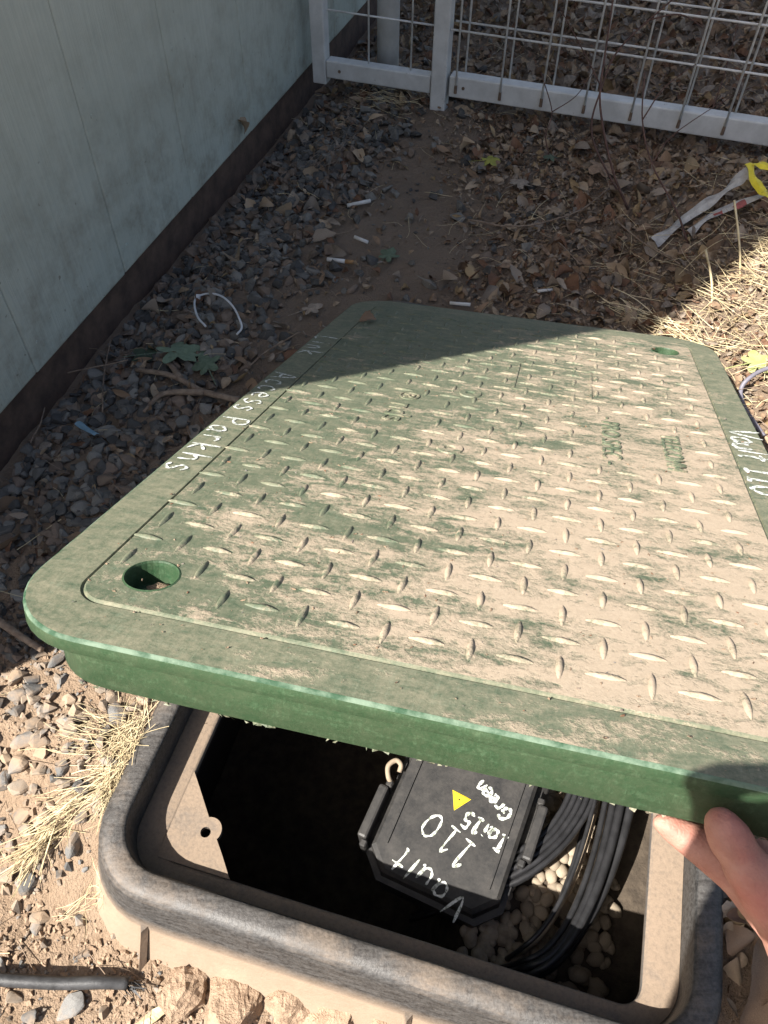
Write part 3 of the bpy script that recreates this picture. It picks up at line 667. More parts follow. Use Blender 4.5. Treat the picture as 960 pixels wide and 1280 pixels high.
# label triangle and handwriting; positions are given where they sit on the cover
MCi = MC.inverted()
def onc(x_, y_): 
    q = MCi @ Vector((x_, y_, ZC)); return np.array([q.x, q.y, 0])
def tri(c0, r, rot, z, mat, name, parent):
    return raw(name, [(c0[0]+r*math.cos(rot+k*2*math.pi/3), c0[1]+r*math.sin(rot+k*2*math.pi/3), z) for k in range(3)], [(0, 1, 2)], mat, parent)
tc0 = onc(.092, .313)
o = tri(tc0, .0135, R(25), .0006, m_yel, 'warning_label', cl); tri(tc0, .0122, R(25), .0009, m_ink, 'label_outline', o); tri(tc0, .0112, R(25), .0012, m_yel, 'label_field', o)
bm = bmesh.new()
for k in range(8):
    a = k*math.pi/4; l_ = .0024 if k % 2 == 0 else .0016; pq = [Vector((tc0[0]+l_*math.cos(a), tc0[1]+l_*math.sin(a), .0015)), Vector((tc0[0]+.0004*math.cos(a+1.6), tc0[1]+.0004*math.sin(a+1.6), .0015)), Vector((tc0[0]+.0004*math.cos(a-1.6), tc0[1]+.0004*math.sin(a-1.6), .0015))]
    bm.faces.new([bm.verts.new(q) for q in pq])
obj('label_symbol', bm, m_ink, o)
def wr(txt, start, end, h, wd, seed, gap=.2):
    a, e = onc(*start), onc(*end); ex = (e-a); ex /= np.linalg.norm(ex); ey = np.cross([0, 0, 1], ex); return writing('marker_writing', txt, h, a, ex, ey, wd, m_paint, cl, .0008, gap, .04, seed)
wr('Vault', (.096, .205), (.022, .268), .028, .0026, 4, .22)
wr('110', (.108, .262), (.050, .312), .030, .0026, 5, .30)
wr('Tai', (.146, .2705), (.118, .290), .018, .0032, 6, .16)
wr('15', (.1185, .2890), (.092, .3085), .018, .0032, 16, .2)
wr('Green', (.1515, .298), (.1185, .3395), .0165, .0032, 7, .14)

# cables
def oval(cu, cv, au, av, n, ph0, ph1, k, z, wob, seed):
    rs = random.Random(seed); out = []
    a1, a2, a3 = rs.uniform(0, 6), rs.uniform(0, 6), rs.uniform(0, 6)
    for t_ in np.linspace(ph0, ph1, k):
        c_, s_ = math.cos(t_), math.sin(t_); r_ = (abs(c_)**n+abs(s_)**n)**(-1/n)
        wv = 1+wob*math.sin(2*t_+a1)+wob*.6*math.sin(3*t_+a2); out.append(b2w(cu+au*c_*r_*wv, cv+av*s_*r_*wv, z+.008*math.sin(2*t_+a3)))
    return out
slots = ['second', 'third', 'fourth', 'fifth', 'sixth', 'seventh', 'eighth', 'ninth']
k = 0
for i, (au, dz, tan, rad) in enumerate(((.196, -.182, 0, .0026), (.2005, -.158, 0, .0026), (.205, -.176, 1, .0036), (.210, -.150, 0, .0034), (.2135, -.172, 1, .0036), (.218, -.144, 0, .0042), (.2235, -.162, 0, .0044), (.2285, -.146, 0, .0048), (.233, -.172, 0, .0050), (.2375, -.150, 0, .0050))):
    P = oval(.372, .40, au-.109, .33+(au-.176)*.6, 2.5, R(82), R(-104), 60, dz, .016, 30+i)
    P = [q-np.array([0, 0, .16*sstep(.80, 1.0, k_/59)]) for k_, q in enumerate(P)]
    ordn = ['innermost', 'second', 'wide', 'fourth', 'thin', 'fifth from the wall, raised', 'fourth from the wall', 'third from the wall', 'second from the wall', 'outermost'][i]
    lab = ('tan dusty cable of the coil, the wider one' if i == 2 else 'thin tan dusty cable among the black coil loops') if tan else 'black cable loop of the coil at the right vault wall, '+ordn
    o = tube('cable', P, rad, m_cabt if tan else m_cab, None, 8); tag(o, lab, 'cable', None if tan else 'black cable loops on the right of the vault')
for i in range(10):
    o_ = (i % 5)*.0066-.024; zz = -.158+.008*(i//5)+random.uniform(-.002, .002)
    P = catmull([b2w(.47+o_*.9, .50, zz), b2w(.465+o_, .36, zz), b2w(.453+o_, .25, zz), b2w(.437+o_*1.0, .2, zz), b2w(.412+o_*.8, .160-o_*.5, zz), b2w(.380+o_*.7, .128-o_*.7, zz-.004), b2w(.33+o_*.5, .098-o_*.7, zz-.02), b2w(.30, .085-o_*.7, zz-.06), b2w(.28, .085, zz-.12)], 6)
    tag(tube('cable', P, .0034, m_cab, None, 8), 'thin black cable in the bundle curving under the splice closure', 'cable', 'bundled black cables by the splice closure')

# ------------------------------------------------------------ scatter
FRAME = lambda q, m=20: -m < q[0] < 960+m and -m < q[1] < 1280+m
lidpoly = [px(l2w(*q))[:2] for q in ((.02, .02), (.50, .02), (.50, .85), (.02, .85))]
def shown(P, m=15):
    q = px(P); return FRAME(q, m) and not poly_in(lidpoly, q) and q[2] > 0
def free(x_, y_, pad=.03):
    u, v = w2b(x_, y_); return not (-.04-pad < u < OW+.04+pad and -.045-pad < v < OL+.04+pad)
def inbox(x_, y_, pad=.03):
    return not free(x_, y_, pad)
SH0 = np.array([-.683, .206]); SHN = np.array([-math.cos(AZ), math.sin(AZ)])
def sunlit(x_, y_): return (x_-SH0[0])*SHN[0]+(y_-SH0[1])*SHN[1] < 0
def gravel_density(x_, y_):
    dw = wdist(x_, y_)
    if dw < .01: return 0
    g_ = max(0, 1-sstep(.14, .34, dw+.05*nz(x_, y_, 6)))*(1-sstep(1.55, 1.9, y_)*.4)
    left = (1-sstep(-.30, -.22, x_))*sstep(.14, .24, y_)*(1-sstep(.40, .55, y_))*.55
    mid = .05*(1-sstep(.15, .4, x_))
    if fdist(x_, y_) > -.02: g_ *= .25
    return max(g_, left, mid)
def leaf_density(x_, y_):
    dw = wdist(x_, y_)
    if dw < .015: return 0
    bare = math.exp(-(((x_-.04)/.10)**2+((y_-1.42)/.26)**2))
    a = sstep(.05, .25, x_+.1*nz(x_, y_, 5))*sstep(.6, .95, y_)
    b_ = .24+.10*sstep(1.0, 1.6, y_)
    c_ = sstep(.29, .33, x_)*(1-sstep(.5, .7, y_))
    if fdist(x_, y_) > 0: a = max(a, .75)
    return max(a, b_ if y_ > .55 else .03, c_)*(1-.92*bare)
items = []
while len(items) < 4500:
    x_, y_ = random.uniform(-.62, .75), random.uniform(.0, 2.3)
    if wdist(x_, y_) < .008 or inbox(x_, y_, .0): continue
    if random.random() > gravel_density(x_, y_): continue
    sz = .011+.028*random.random()**1.9
    if y_ < .55: sz *= .85
    z = ground_h(x_, y_); items.append((x_, y_, z, sz))
vis_i = [i for i, it in enumerate(items) if shown(it[:3])]
vis_i.sort(key=lambda i: -items[i][3]*FPX/px(items[i][:3])[2]); big = set(vis_i[:290])
GA = with_mats(BIG, m_rock); GD = with_mats(BIG, m_rock_d); restA = []
def stone_T(it, sink=.22):
    x_, y_, z, sz = it; return trs((x_, y_, z+sz*(.27-sink)), (random.uniform(-.5, .5), random.uniform(-.5, .5), random.uniform(0, 6.3)), (sz, sz, sz))
for i, it in enumerate(items):
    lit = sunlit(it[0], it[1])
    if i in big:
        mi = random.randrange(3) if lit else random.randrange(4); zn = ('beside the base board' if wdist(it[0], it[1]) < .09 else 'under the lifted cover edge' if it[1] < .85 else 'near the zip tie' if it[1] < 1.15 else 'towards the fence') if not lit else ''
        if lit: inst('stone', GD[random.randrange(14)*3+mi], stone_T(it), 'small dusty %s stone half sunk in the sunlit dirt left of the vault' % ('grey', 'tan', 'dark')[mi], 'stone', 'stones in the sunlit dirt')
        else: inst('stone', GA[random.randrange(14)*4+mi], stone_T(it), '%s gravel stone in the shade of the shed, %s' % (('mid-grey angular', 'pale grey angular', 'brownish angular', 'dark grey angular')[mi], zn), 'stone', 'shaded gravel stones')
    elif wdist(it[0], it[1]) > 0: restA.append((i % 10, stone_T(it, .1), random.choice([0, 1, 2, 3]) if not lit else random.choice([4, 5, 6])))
# fine grit
for k in range(4200):
    if k < 2000: x_, y_ = random.uniform(-.42, -.05), random.uniform(-.02, .55)
    else: x_, y_ = random.uniform(-.6, .5), random.uniform(.3, 1.8)
    if inbox(x_, y_, -.005) or wdist(x_, y_) < .005: continue
    sz = .002+.008*random.random()**2.5
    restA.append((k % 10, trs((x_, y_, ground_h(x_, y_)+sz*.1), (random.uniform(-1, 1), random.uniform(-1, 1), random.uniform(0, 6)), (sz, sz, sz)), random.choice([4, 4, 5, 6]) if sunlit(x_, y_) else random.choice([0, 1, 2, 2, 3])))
o = joinmany('gravel', SMALL, restA, None, 'stuff', False, m_rock+m_rock_d); tag(o, 'fine grey and tan gravel strewn over the soil', 'gravel')

# leaves
def leaf_mesh(seed, kind):
    rs = random.Random(seed); nl, nw = 9, 4; V = []; F = []
    curl, bend, tw = rs.uniform(.8, 2.6)*rs.choice((1, 1, -1)), rs.uniform(-.9, 1.1), rs.uniform(-1.3, 1.3)
    wid = rs.uniform(.26, .42) if kind == 0 else rs.uniform(.12, .2)
    for i in range(nl+1):
        t_ = i/nl; wv = wid*(math.sin(math.pi*min(max(t_, .02), .985)**.85))**.75*(1+rs.uniform(-.07, .07))
        for j in range(nw+1):
            s_ = (j/nw-.5)*2; y_ = s_*wv*(1+rs.uniform(-.08, .08)); x_ = t_-.5+rs.uniform(-.012, .012)
            z = curl*y_*y_*1.3+bend*(t_-.5)**2*.8+tw*y_*(t_-.5)*.7+rs.uniform(-.018, .018)
            V.append((x_, y_, z))
    for i in range(nl):
        for j in range(nw): a = i*(nw+1)+j; F.append((a, a+1, a+nw+2, a+nw+1))
    n0 = len(V); V += [(-.5, -.008, .0+bend*.2), (-.5, .008, bend*.2), (-.72, .006, bend*.3), (-.72, -.006, bend*.3)]; F.append((n0, n0+1, n0+2, n0+3))
    me = bpy.data.meshes.new('leaf'); me.from_pydata(V, [], F); me.update(); me.polygons.foreach_set('use_smooth', [True]*len(F)); return me
LV = [leaf_mesh(i, 0 if i < 7 else 1) for i in range(10)]
LM = with_mats(LV, m_leaf); LD = [meshdata(m_) for m_ in LV]
litems = []
while len(litems) < 9500:
    x_, y_ = (random.uniform(-.5, 1.15), random.uniform(.55, 2.5)) if random.random() < .84 else (random.uniform(.28, .9), random.uniform(-.15, .9))
    if inbox(x_, y_, -.01) or wdist(x_, y_) < .015: continue
    if random.random() > leaf_density(x_, y_): continue
    sz = random.uniform(.009, .022) if random.random() < .74 else random.uniform(.022, .046)
    if x_ > .4 and sunlit(x_, y_) and y_ > .5: sz *= .75
    litems.append((x_, y_, ground_h(x_, y_)+random.uniform(.002, .014), sz))
for k in range(260):
    x_, y_ = random.uniform(.27, .50), random.uniform(-.10, .40)
    if not inbox(x_, y_, -.012): litems.append((x_, y_, ground_h(x_, y_)+random.uniform(.002, .02), random.uniform(.012, .030)))
def leaf_T(it):
    x_, y_, z, sz = it; return trs((x_, y_, z), (random.gauss(0, .55), random.gauss(0, .55), random.uniform(0, 6.3)), (sz, sz, sz))
vl = [i for i, it in enumerate(litems) if shown(it[:3]) and fdist(it[0], it[1]) < -.02]
vl.sort(key=lambda i: -litems[i][3]*FPX/px(litems[i][:3])[2]); bigl = set(vl[:290]); restL = []
for i, it in enumerate(litems):
    if i in bigl:
        mi = random.choices(range(5), (4, 2.5, 2, 3, 1))[0]; u, v = w2b(it[0], it[1])
        lit = sunlit(it[0], it[1]); cn = ('brown', 'tan', 'russet', 'grey', 'ochre')[mi]; zn = 'before the gate rail' if fdist(it[0], it[1]) > -.25 else 'just beyond the far cover edge' if it[1] < 1.15 and it[0] > 0 else 'on the gravel by the shed' if wdist(it[0], it[1]) < .3 else 'between the gate and the cover'
        if it[0] > .27 and it[1] < .5: inst('dry_leaf', LM[random.randrange(10)*5+mi], leaf_T(it), 'curled %s dry leaf on the ground right of the vault rim' % cn, 'leaf', 'leaves right of the vault')
        elif lit: inst('dry_leaf', LM[random.randrange(10)*5+mi], leaf_T(it), 'small %s dry leaf in the sunlit litter beyond the cover' % cn, 'leaf', 'leaves in the sunlit litter')
        else: inst('dry_leaf', LM[random.randrange(10)*5+mi], leaf_T(it), 'curled %s dry leaf in the shade, %s' % (cn, zn), 'leaf', 'leaves in the shaded litter')
    else: restL.append((i % 10, leaf_T(it), random.choices(range(5), (4, 2.2, 1.6, 3, .7))[0]))
for k in range(15000):       # leaf crumbs
    x_, y_ = (random.uniform(.1, 1.0), random.uniform(.6, 1.75)) if k % 4 else (random.uniform(-.45, .8), random.uniform(.3, 2.2))
    if inbox(x_, y_, -.01) or wdist(x_, y_) < .015 or random.random() > leaf_density(x_, y_)+.1: continue
    sz = random.uniform(.005, .013); restL.append((k % 10, leaf_T((x_, y_, ground_h(x_, y_)+random.uniform(.001, .01), sz)), random.choices(range(5), (4, 3, 2, 3, 1))[0]))
o = joinmany('leaf_litter', LD, restL, None, 'stuff', True, m_leaf); tag(o, 'shredded brown leaf litter covering the ground', 'leaf litter')

# straw
BL = []
for s_ in range(6):
    rs = random.Random(s_); ka, kb, kc = rs.uniform(-.16, .16), rs.uniform(-.10, .10), rs.uniform(-.08, .08); P = [np.array([t_-.5, ka*math.sin(math.pi*t_)+kc*math.sin(2*math.pi*t_), kb*math.sin(math.pi*t_)]) for t_ in np.linspace(0, 1, 6)]
    V_, F_ = tube_data(P, .012, 3); BL.append((np.array(V_), F_))
def blade(x_, y_, z, ln, yaw, pit, thick=1.): return trs((x_, y_, z), (random.uniform(0, 6), pit, yaw), (ln, ln*thick, ln*thick))
ri = []
for k in range(2400):
    x_, y_ = random.gauss(.66, .15), random.gauss(1.08, .15)
    if not sunlit(x_, y_) and random.random() < .8: continue
    if inbox(x_, y_, -.01): continue
    ln = random.uniform(.02, .10); ri.append((k % 6, blade(x_, y_, ground_h(x_, y_)+random.uniform(.004, .022), ln, random.gauss(-.45, .7) if k % 3 else random.uniform(0, 6), random.gauss(0, .25), .36+.010/ln), 1 if random.random() < .25 else 0))
for k in range(2600):
    x_, y_ = random.uniform(-.45, 1.0), random.uniform(.1, 2.2)
    if inbox(x_, y_, .0) or wdist(x_, y_) < .02 or random.random() > (.8 if x_ > .1 else .35): continue
    ln = random.uniform(.02, .07); ri.append((k % 6, blade(x_, y_, ground_h(x_, y_)+random.uniform(.003, .012), ln, random.uniform(0, 6.3), random.gauss(0, .15), .6), 1 if random.random() < .6 else 0))
o = joinmany('straw', BL, ri, None, 'stuff', False, [m_straw, m_twig]); tag(o, 'pale broken straw strewn over the ground beyond the lid', 'straw')
def tuft(label, spec, n, mat=None, name='dry_grass_tuft'):
    its = []
    for k in range(n):
        (x0, y0), (x1, y1), wd, l0, l1, zb = random.choice(spec); t_ = random.random()
        x_, y_ = x0+(x1-x0)*t_+random.gauss(0, wd), y0+(y1-y0)*t_+random.gauss(0, wd); yaw = math.atan2(y1-y0, x1-x0)+random.gauss(0, .42)
        ln = random.uniform(l0, l1); its.append((k % 6, blade(x_, y_, max(ground_h(x_, y_), -.2)+random.uniform(.003, .003+zb), ln, yaw, random.gauss(0, .09), .40+.010/ln), 0))
    o = joinmany(name, BL, its, mat or m_straw, None, False); return tag(o, label, 'dry grass')
A = atz(178, 885, .03)[:2]; B_ = atz(138, 962, .03)[:2]; C_ = atz(60, 1010, .03)[:2]; D_ = atz(20, 1045, .03)[:2]
tuft('flattened clump of pale dry grass against the left rim of the vault', [(A, B_, .010, .02, .07, .010), (B_, C_, .008, .03, .07, .006), (C_, D_, .004, .05, .09, .006), (atz(100, 915, .03)[:2], atz(160, 915, .03)[:2], .012, .02, .05, .012), (atz(122, 1015, .03)[:2], atz(146, 955, .03)[:2], .003, .03, .05, .010)], 340)
A = atz(785, 372, .05)[:2]; B_ = atz(885, 425, .05)[:2]
tuft('fan of long pale straw stalks crossing from shade to sun beyond the lid', [(A, B_, .006, .06, .13, .015)], 30)
tuft('small tangle of dry grass under the narrow fence panel', [(atz(465, 128, .03)[:2], atz(505, 135, .03)[:2], .03, .02, .07, .02)], 60)
tuft('loose dry grass on the gravel near the shed and fence corner', [(atz(400, 215, .02)[:2], atz(440, 165, .02)[:2], .02, .03, .09, .015)], 50, m_twig)
tuft('wispy dry grass at the lower left corner of the vault', [(atz(118, 1110, -.0)[:2], atz(125, 1060, 0)[:2], .008, .015, .03, .010), (atz(60, 1130, 0)[:2], atz(110, 1105, 0)[:2], .006, .02, .035, .004)], 40)

# upright straws beyond the lid
for q0, q1, lab in (((925, 370), (918, 250), 'tall upright straw stalk nearest the yellow tape'), ((890, 385), (882, 312), 'short upright straw stalk at the edge of the shadow'), ((948, 345), (945, 305), 'short upright straw stalk at the right edge of the view')):
    g0 = atz(*q0, .05); d0 = px(g0)[2]; g1 = cpt(*q1, d0-.03)
    tag(tube('straw_stalk', catmull([g0, (g0+g1)/2+np.array([.004, 0, 0]), g1], 5), .0019, m_straw, None, 5), lab, 'straw')

# ------------------------------------------------------------ single things on the ground
def gpt(u, v, dz=.006, z=.02):
    P = atz(u, v, z)
    for _ in range(4): P = atz(u, v, ground_h(P[0], P[1])+dz)
    return P
def twig(label, pts, r0, r1, mat=m_twig, dz=.008, branches=(), name='twig', lift=None):
    P = [gpt(*q, dz=dz if lift is None else lift[i]) for i, q in enumerate(pts)]; C = catmull(P, 6)
    C = [c_+np.array([0, 0, random.uniform(-.0008, .0008)]) for c_ in C]
    if not branches: return tag(tube(name, C, list(np.linspace(r0, r1, len(C))), mat, None, 6), label, 'twig')
    e = empty(name, label, 'twig', tuple(P[0])); Mi = Matrix.Translation(-Vector(P[0]))
    o = tube('stem', [c_-P[0] for c_ in C], list(np.linspace(r0, r1, len(C))), mat, e, 6)
    for bp in branches:
        Q = catmull([gpt(*q, dz=dz)-P[0] for q in bp], 5); tube('branch', Q, list(np.linspace(r1*1.2, r1*.5, len(Q))), mat, e, 5)
    return e
twig('forked brown twig lying on the gravel left of the lid', [(170, 462), (215, 470), (255, 490), (300, 500)], .0038, .0050, branches=([(255, 490), (205, 492), (180, 515)], [(225, 473), (212, 455), (195, 448)]), dz=.012)
twig('thin straight twig leaning on the gravel by the base board', [(128, 515), (130, 470), (138, 425)], .0012, .0010, dz=.016)
twig('long thin twig lying from the base board over the gravel', [(44, 472), (90, 465), (160, 450)], .0015, .0010, dz=.020)
twig('short bent twig beside the blue plastic scrap', [(38, 553), (52, 525), (57, 500)], .0013, .0009, dz=.012)
twig('brown stick at the left picture edge below the lid corner', [(-10, 770), (25, 795), (52, 812)], .0052, .0038, dz=.010)
twig('slender pale twig curving through the shaded leaves', [(585, 275), (650, 283), (720, 265), (762, 235)], .0018, .0011, dz=.022, branches=([(762, 235), (758, 222), (752, 210)],))
twig('short pale twig in the leaves near the lid\'s far edge', [(770, 275), (800, 300), (850, 330)], .0016, .0010, dz=.022)
twig('thin twig in the litter right of the bare soil', [(675, 290), (700, 305), (725, 330)], .0014, .0009, dz=.018)
twig('dark root end poking out of the clods at the vault wall', [(515, 1262), (528, 1248), (534, 1232), (542, 1242)], .0011, .0008, mat=m_redtwig, lift=(.01, .02, .035, .03))
twig('small twig on the gravel in front of the zip tie', [(310, 460), (332, 440), (375, 415)], .0015, .0010, dz=.016)

# bare shrub stems in front of the gate
def stem(label, pts, r0, r1, subs=()):
    P = [cpt(u, v, d) for u, v, d in pts]; base = P[0]
    e = empty('bare_shrub_stem', label, 'shrub stem', tuple(base)); C = catmull(P, 6)
    tube('stem', [c_-base for c_ in C], list(np.linspace(r0, r1, len(C))), m_redtwig if r0 < .003 else m_twig, e, 6)
    for sb in subs:
        Q = catmull([cpt(u, v, d)-base for u, v, d in sb], 5); tube('side_branch', Q, list(np.linspace(r1*1.3, r1*.6, len(Q))), m_redtwig, e, 5)
def gd(u, v): return px(gpt(u, v))[2]
g1 = gd(785, 270); stem('tall tan bare stem with a bend, rising before the gate', [(785, 262, g1), (765, 210, g1-.05), (750, 130, g1-.06), (756, 70, g1-.06), (762, 30, g1-.07), (770, -30, g1-.08)], .0022, .0015)
g1 = gd(775, 245); stem('dark reddish bare stem branching over the gate rail', [(775, 245, g1), (740, 170, g1-.02), (752, 110, g1-.04), (775, 60, g1-.06), (840, 0, g1-.09), (875, -30, g1-.1)], .0020, .0012, [[(752, 110, g1-.04), (735, 75, g1-.05), (700, 10, g1-.07)], [(810, 25, g1-.075), (850, 18, g1-.09), (880, 35, g1-.1)]])
g1 = gd(860, 300); stem('slim dark bare stem leaning left across the leaf litter', [(860, 305, g1), (845, 262, g1-.01), (815, 205, g1-.02), (803, 150, g1-.03), (806, 90, g1-.05)], .0018, .0010, [[(815, 205, g1-.02), (840, 170, g1-.03), (905, 125, g1-.05)], [(803, 150, g1-.03), (830, 110, g1-.05), (870, 80, g1-.07)]])
g1 = gd(900, 185); stem('fine dark bare stem rising at the right of the gate rail', [(885, 190, g1), (890, 140, g1-.03), (905, 95, g1-.04), (925, 20, g1-.06)], .0015, .0009, [[(890, 140, g1-.03), (915, 120, g1-.04), (950, 105, g1-.06)]])
g1 = gd(700, 200); stem('thin brown bare stem standing before the middle of the gate', [(690, 208, g1), (682, 170, g1-.02), (690, 140, g1-.03), (676, 90, g1-.04)], .0014, .0009, [[(690, 140, g1-.03), (720, 120, g1-.04), (745, 85, g1-.05)]])

# cigarette ends
m_cig = simple('white_paper', (.62, .60, .57), (.50, .48, .44), 60, .8, .1, .0004)
m_filt = simple('cork_filter', (.36, .20, .09), (.25, .14, .06), 120, .8, .1, .0004)
def cig(a, b_, label, r=.0036, filt=True):
    A_, B2 = gpt(*a, dz=.010), gpt(*b_, dz=.010); e = empty('cigarette_end', label, 'cigarette end', tuple(A_)); d = B2-A_; s_ = .68 if filt else 1
    tube('paper', [(0, 0, 0), d*s_*.5, d*s_], [r, r*.97, r], m_cig, e, 10)
    if filt: tube('filter', [d*(s_+.002), d], r*.98, m_filt, e, 10)
cig((434, 257), (463, 251), 'white cigarette end lying on the bare soil, farthest from the lid', filt=False)
cig((409, 324), (442, 328), 'white cigarette end with brown tip, halfway between the soil patch and the lid')
cig((443, 296), (460, 303), 'short white paper end beside a pale leaf on the soil', .0030, False)
cig((562, 379), (588, 381), 'bright white paper scrap touching the far edge of the lid', .0030, False)
cig((672, 364), (690, 362), 'tiny white scrap in the shaded leaves beyond the lid', .0026, False)
# zip tie
m_zip = simple('white_nylon', (.60, .60, .60), (.5, .5, .5), 60, .4, .05, .0003)
zp = [gpt(*q, dz=.014) for q in ((257, 408), (247, 396), (243, 380), (247, 371), (262, 367), (278, 371), (291, 383), (299, 398), (302, 410), (296, 418))]
zt = empty('zip_tie', 'white nylon zip tie loop lying open on the dark gravel', 'zip tie', tuple(zp[0]))
tube('strap', [c_-zp[0] for c_ in catmull(zp, 6)], .0018, m_zip, zt, 6)
bm = bmesh.new(); hq = zp[3]-zp[0]; box(bm, tuple(hq-np.array([.0045, .004, .003])), tuple(hq+np.array([.0045, .004, .003]))); bevel(bm, .001, 1); obj('locking_head', bm, m_zip, zt)
def ribbon(name, pts, wd, mat, label, cat, dz=.012, up=.0, parent=None, base=None, th=.0006, seed=0):
    rs = random.Random(seed); P = catmull([gpt(q[0], q[1], dz=dz+(q[2] if len(q) > 2 else 0)) for q in pts], 5); V = []; F = []
    base = P[0] if base is None else base
    for i, q in enumerate(P):
        tg = P[min(i+1, len(P)-1)]-P[max(i-1, 0)]; tg /= np.linalg.norm(tg); sd = np.cross([0, 0, 1], tg); sd /= np.linalg.norm(sd)+1e-9; an = .5*math.sin(i*.55+seed)
        sd = sd*math.cos(an)+np.array([0, 0, 1])*math.sin(an); nr = np.cross(tg, sd)
        w_ = wd*.5*(1+.15*math.sin(i*.9+seed)); q = q-base; m_ = nr*wd*.18
        V += [q+sd*w_, q+m_, q-sd*w_, q-sd*w_-nr*th, q+m_-nr*th, q+sd*w_-nr*th]
    n = len(P)
    for i in range(n-1):
        for k in range(6): l_ = (k+1) % 6; F.append((i*6+k, i*6+l_, (i+1)*6+l_, (i+1)*6+k))
    F += [tuple(range(6))[::-1], tuple((n-1)*6+k for k in range(6))]
    o = raw(name, V, F, mat, parent)
    if parent is None: o.location = tuple(base); tag(o, label, cat)
    return o
m_blue = simple('pale_blue_plastic', (.22, .34, .42), (.15, .25, .32), 60, .5, .1, .0004)
ribbon('plastic_scrap', [(96, 528), (108, 536), (121, 543)], .008, m_blue, 'small pale blue plastic scrap on the gravel by the shed', 'plastic scrap', .016)
m_wtape = simple('crumpled_white_plastic', (.46, .45, .43), (.28, .27, .26), 50, .45, .4, .002)
m_ytape = simple('yellow_plastic', (.72, .60, .04), (.55, .44, .03), 40, .45, .2, .001)
m_rtape = simple('red_print_plastic', (.34, .09, .08), (.26, .08, .07), 40, .45, .2, .001)
P0 = gpt(822, 302)
tp = empty('plastic_tape', 'crumpled white plastic tape with yellow and red print at the right edge', 'tape', tuple(P0))
ribbon('white_band', [(818, 303), (838, 288), (858, 272, .01), (890, 250, .02), (915, 232, .03), (937, 212, .045)], .019, m_wtape, '', '', .014, parent=tp, base=P0, seed=1)
ribbon('white_band', [(862, 292), (880, 275, .005), (905, 262, .01), (955, 243, .02)], .014, m_wtape, '', '', .012, parent=tp, base=P0, seed=2)
ribbon('yellow_band', [(937, 205, .05), (942, 222, .045), (952, 238, .035), (962, 248, .03)], .016, m_ytape, '', '', .014, parent=tp, base=P0, seed=3)
ribbon('yellow_band', [(942, 206, .05), (955, 207, .05), (975, 215, .04)], .014, m_ytape, '', '', .016, parent=tp, base=P0, seed=5)
ribbon('red_band', [(892, 269, .012), (903, 265, .014)], .012, m_rtape, '', '', .014, parent=tp, base=P0, seed=4)
ribbon('red_band', [(918, 260, .018), (932, 252, .020)], .010, m_rtape, '', '', .014, parent=tp, base=P0, seed=6)
m_gcab = simple('grey_violet_wire', (.17, .16, .19), (.12, .115, .14), 60, .5, .1, .0004)
tag(tube('loose_wire', catmull([gpt(*q, dz=z_) for q, z_ in (((985, 455), .02), ((955, 462), .03), ((935, 474), .03), ((926, 488), .02), ((930, 508), .012), ((944, 530), .008), ((955, 545), .004))], 6), .0032, m_gcab, None, 8), 'grey wire looping out of the litter beside the right edge of the lid', 'wire')
m_strip = simple('worn_black_plastic', (.05, .05, .052), (.022, .022, .023), 90, .5, .4, .001)
st = [gpt(*q, dz=z_) for q, z_ in (((-30, 1222), .014), ((20, 1226), .017), ((75, 1229), .018), ((125, 1228), .017), ((160, 1229), .012))]
sb = empty('broken_pipe', 'black plastic pipe end with frayed tip lying on the dirt', 'pipe', tuple(st[0]))
tube('pipe', [c_-st[0] for c_ in catmull(st, 6)], .0058, m_strip, sb, 10)
bm = bmesh.new()
for k in range(26):
    e0 = st[-1]-st[0]+np.array([random.uniform(-.006, .006), random.uniform(-.005, .004), random.uniform(-.005, .004)]); e1 = e0+np.array([random.uniform(.004, .017), random.uniform(-.010, .001), random.uniform(-.007, .002)]); n_ = np.array([random.uniform(-1, 1), random.uniform(-1, 1), random.uniform(-1, 1)])*.0022
    bm.faces.new([bm.verts.new(q) for q in (e0, e0+n_, e1+n_*.4, e1)])
obj('frayed_tip', bm, m_strip, sb)
ribbon('dry_grass', [(160, 1295), (180, 1278), (200, 1264), (212, 1255, .006)], .010, m_straw, 'broad pale dry grass blade below the frayed black pipe', 'dry grass', .008, seed=8)

# single leaves and stones that stand out
def lobed(label, c_, size, yaw, mat, dz=.014):
    bm = bmesh.new(); n = 44; ctr = bm.verts.new((0, 0, 0)); L = []
    for k in range(n):
        a = 2*math.pi*k/n; r_ = size*.5*(.45+.42*abs(math.cos(a*2.5))**1.3+.13*math.cos(a))*random.uniform(.93, 1.06); L.append(bm.verts.new((r_*math.cos(a), r_*math.sin(a), .10*r_*math.sin(3*a)+random.uniform(-.0006, .0006)-.12*r_)))
    for k in range(n): bm.faces.new((ctr, L[k], L[(k+1) % n]))
    st_ = [bm.verts.new(q) for q in ((-size*.1, -.0008, .0004), (-size*.1, .0008, .0004), (-size*.95, .0006, .002), (-size*.95, -.0006, .002))]; bm.faces.new(st_)
    o = obj('lobed_leaf', bm, mat, None, True); o.location = tuple(gpt(*c_, dz=dz)); o.rotation_euler = (random.uniform(-.2, .2), random.uniform(-.2, .2), yaw); return tag(o, label, 'leaf')
lobed('large grey-green lobed leaf on the gravel left of the lid', (222, 438), .085, .5, m_gleaf, .020)
lobed('smaller grey-green leaf half under the lobed one by the zip tie', (258, 455), .055, 2.0, m_gleaf, .014)
lobed('dark green leaf on the gravel nearest the base board', (182, 440), .05, 4.0, simple('dark_green_leaf', (.05, .07, .045), (.03, .045, .03), 90, .7, .3), .012)
lobed('green-grey leaf on the soil just beyond the lid\'s far corner', (485, 318), .045, 1.0, m_gleaf, .012)
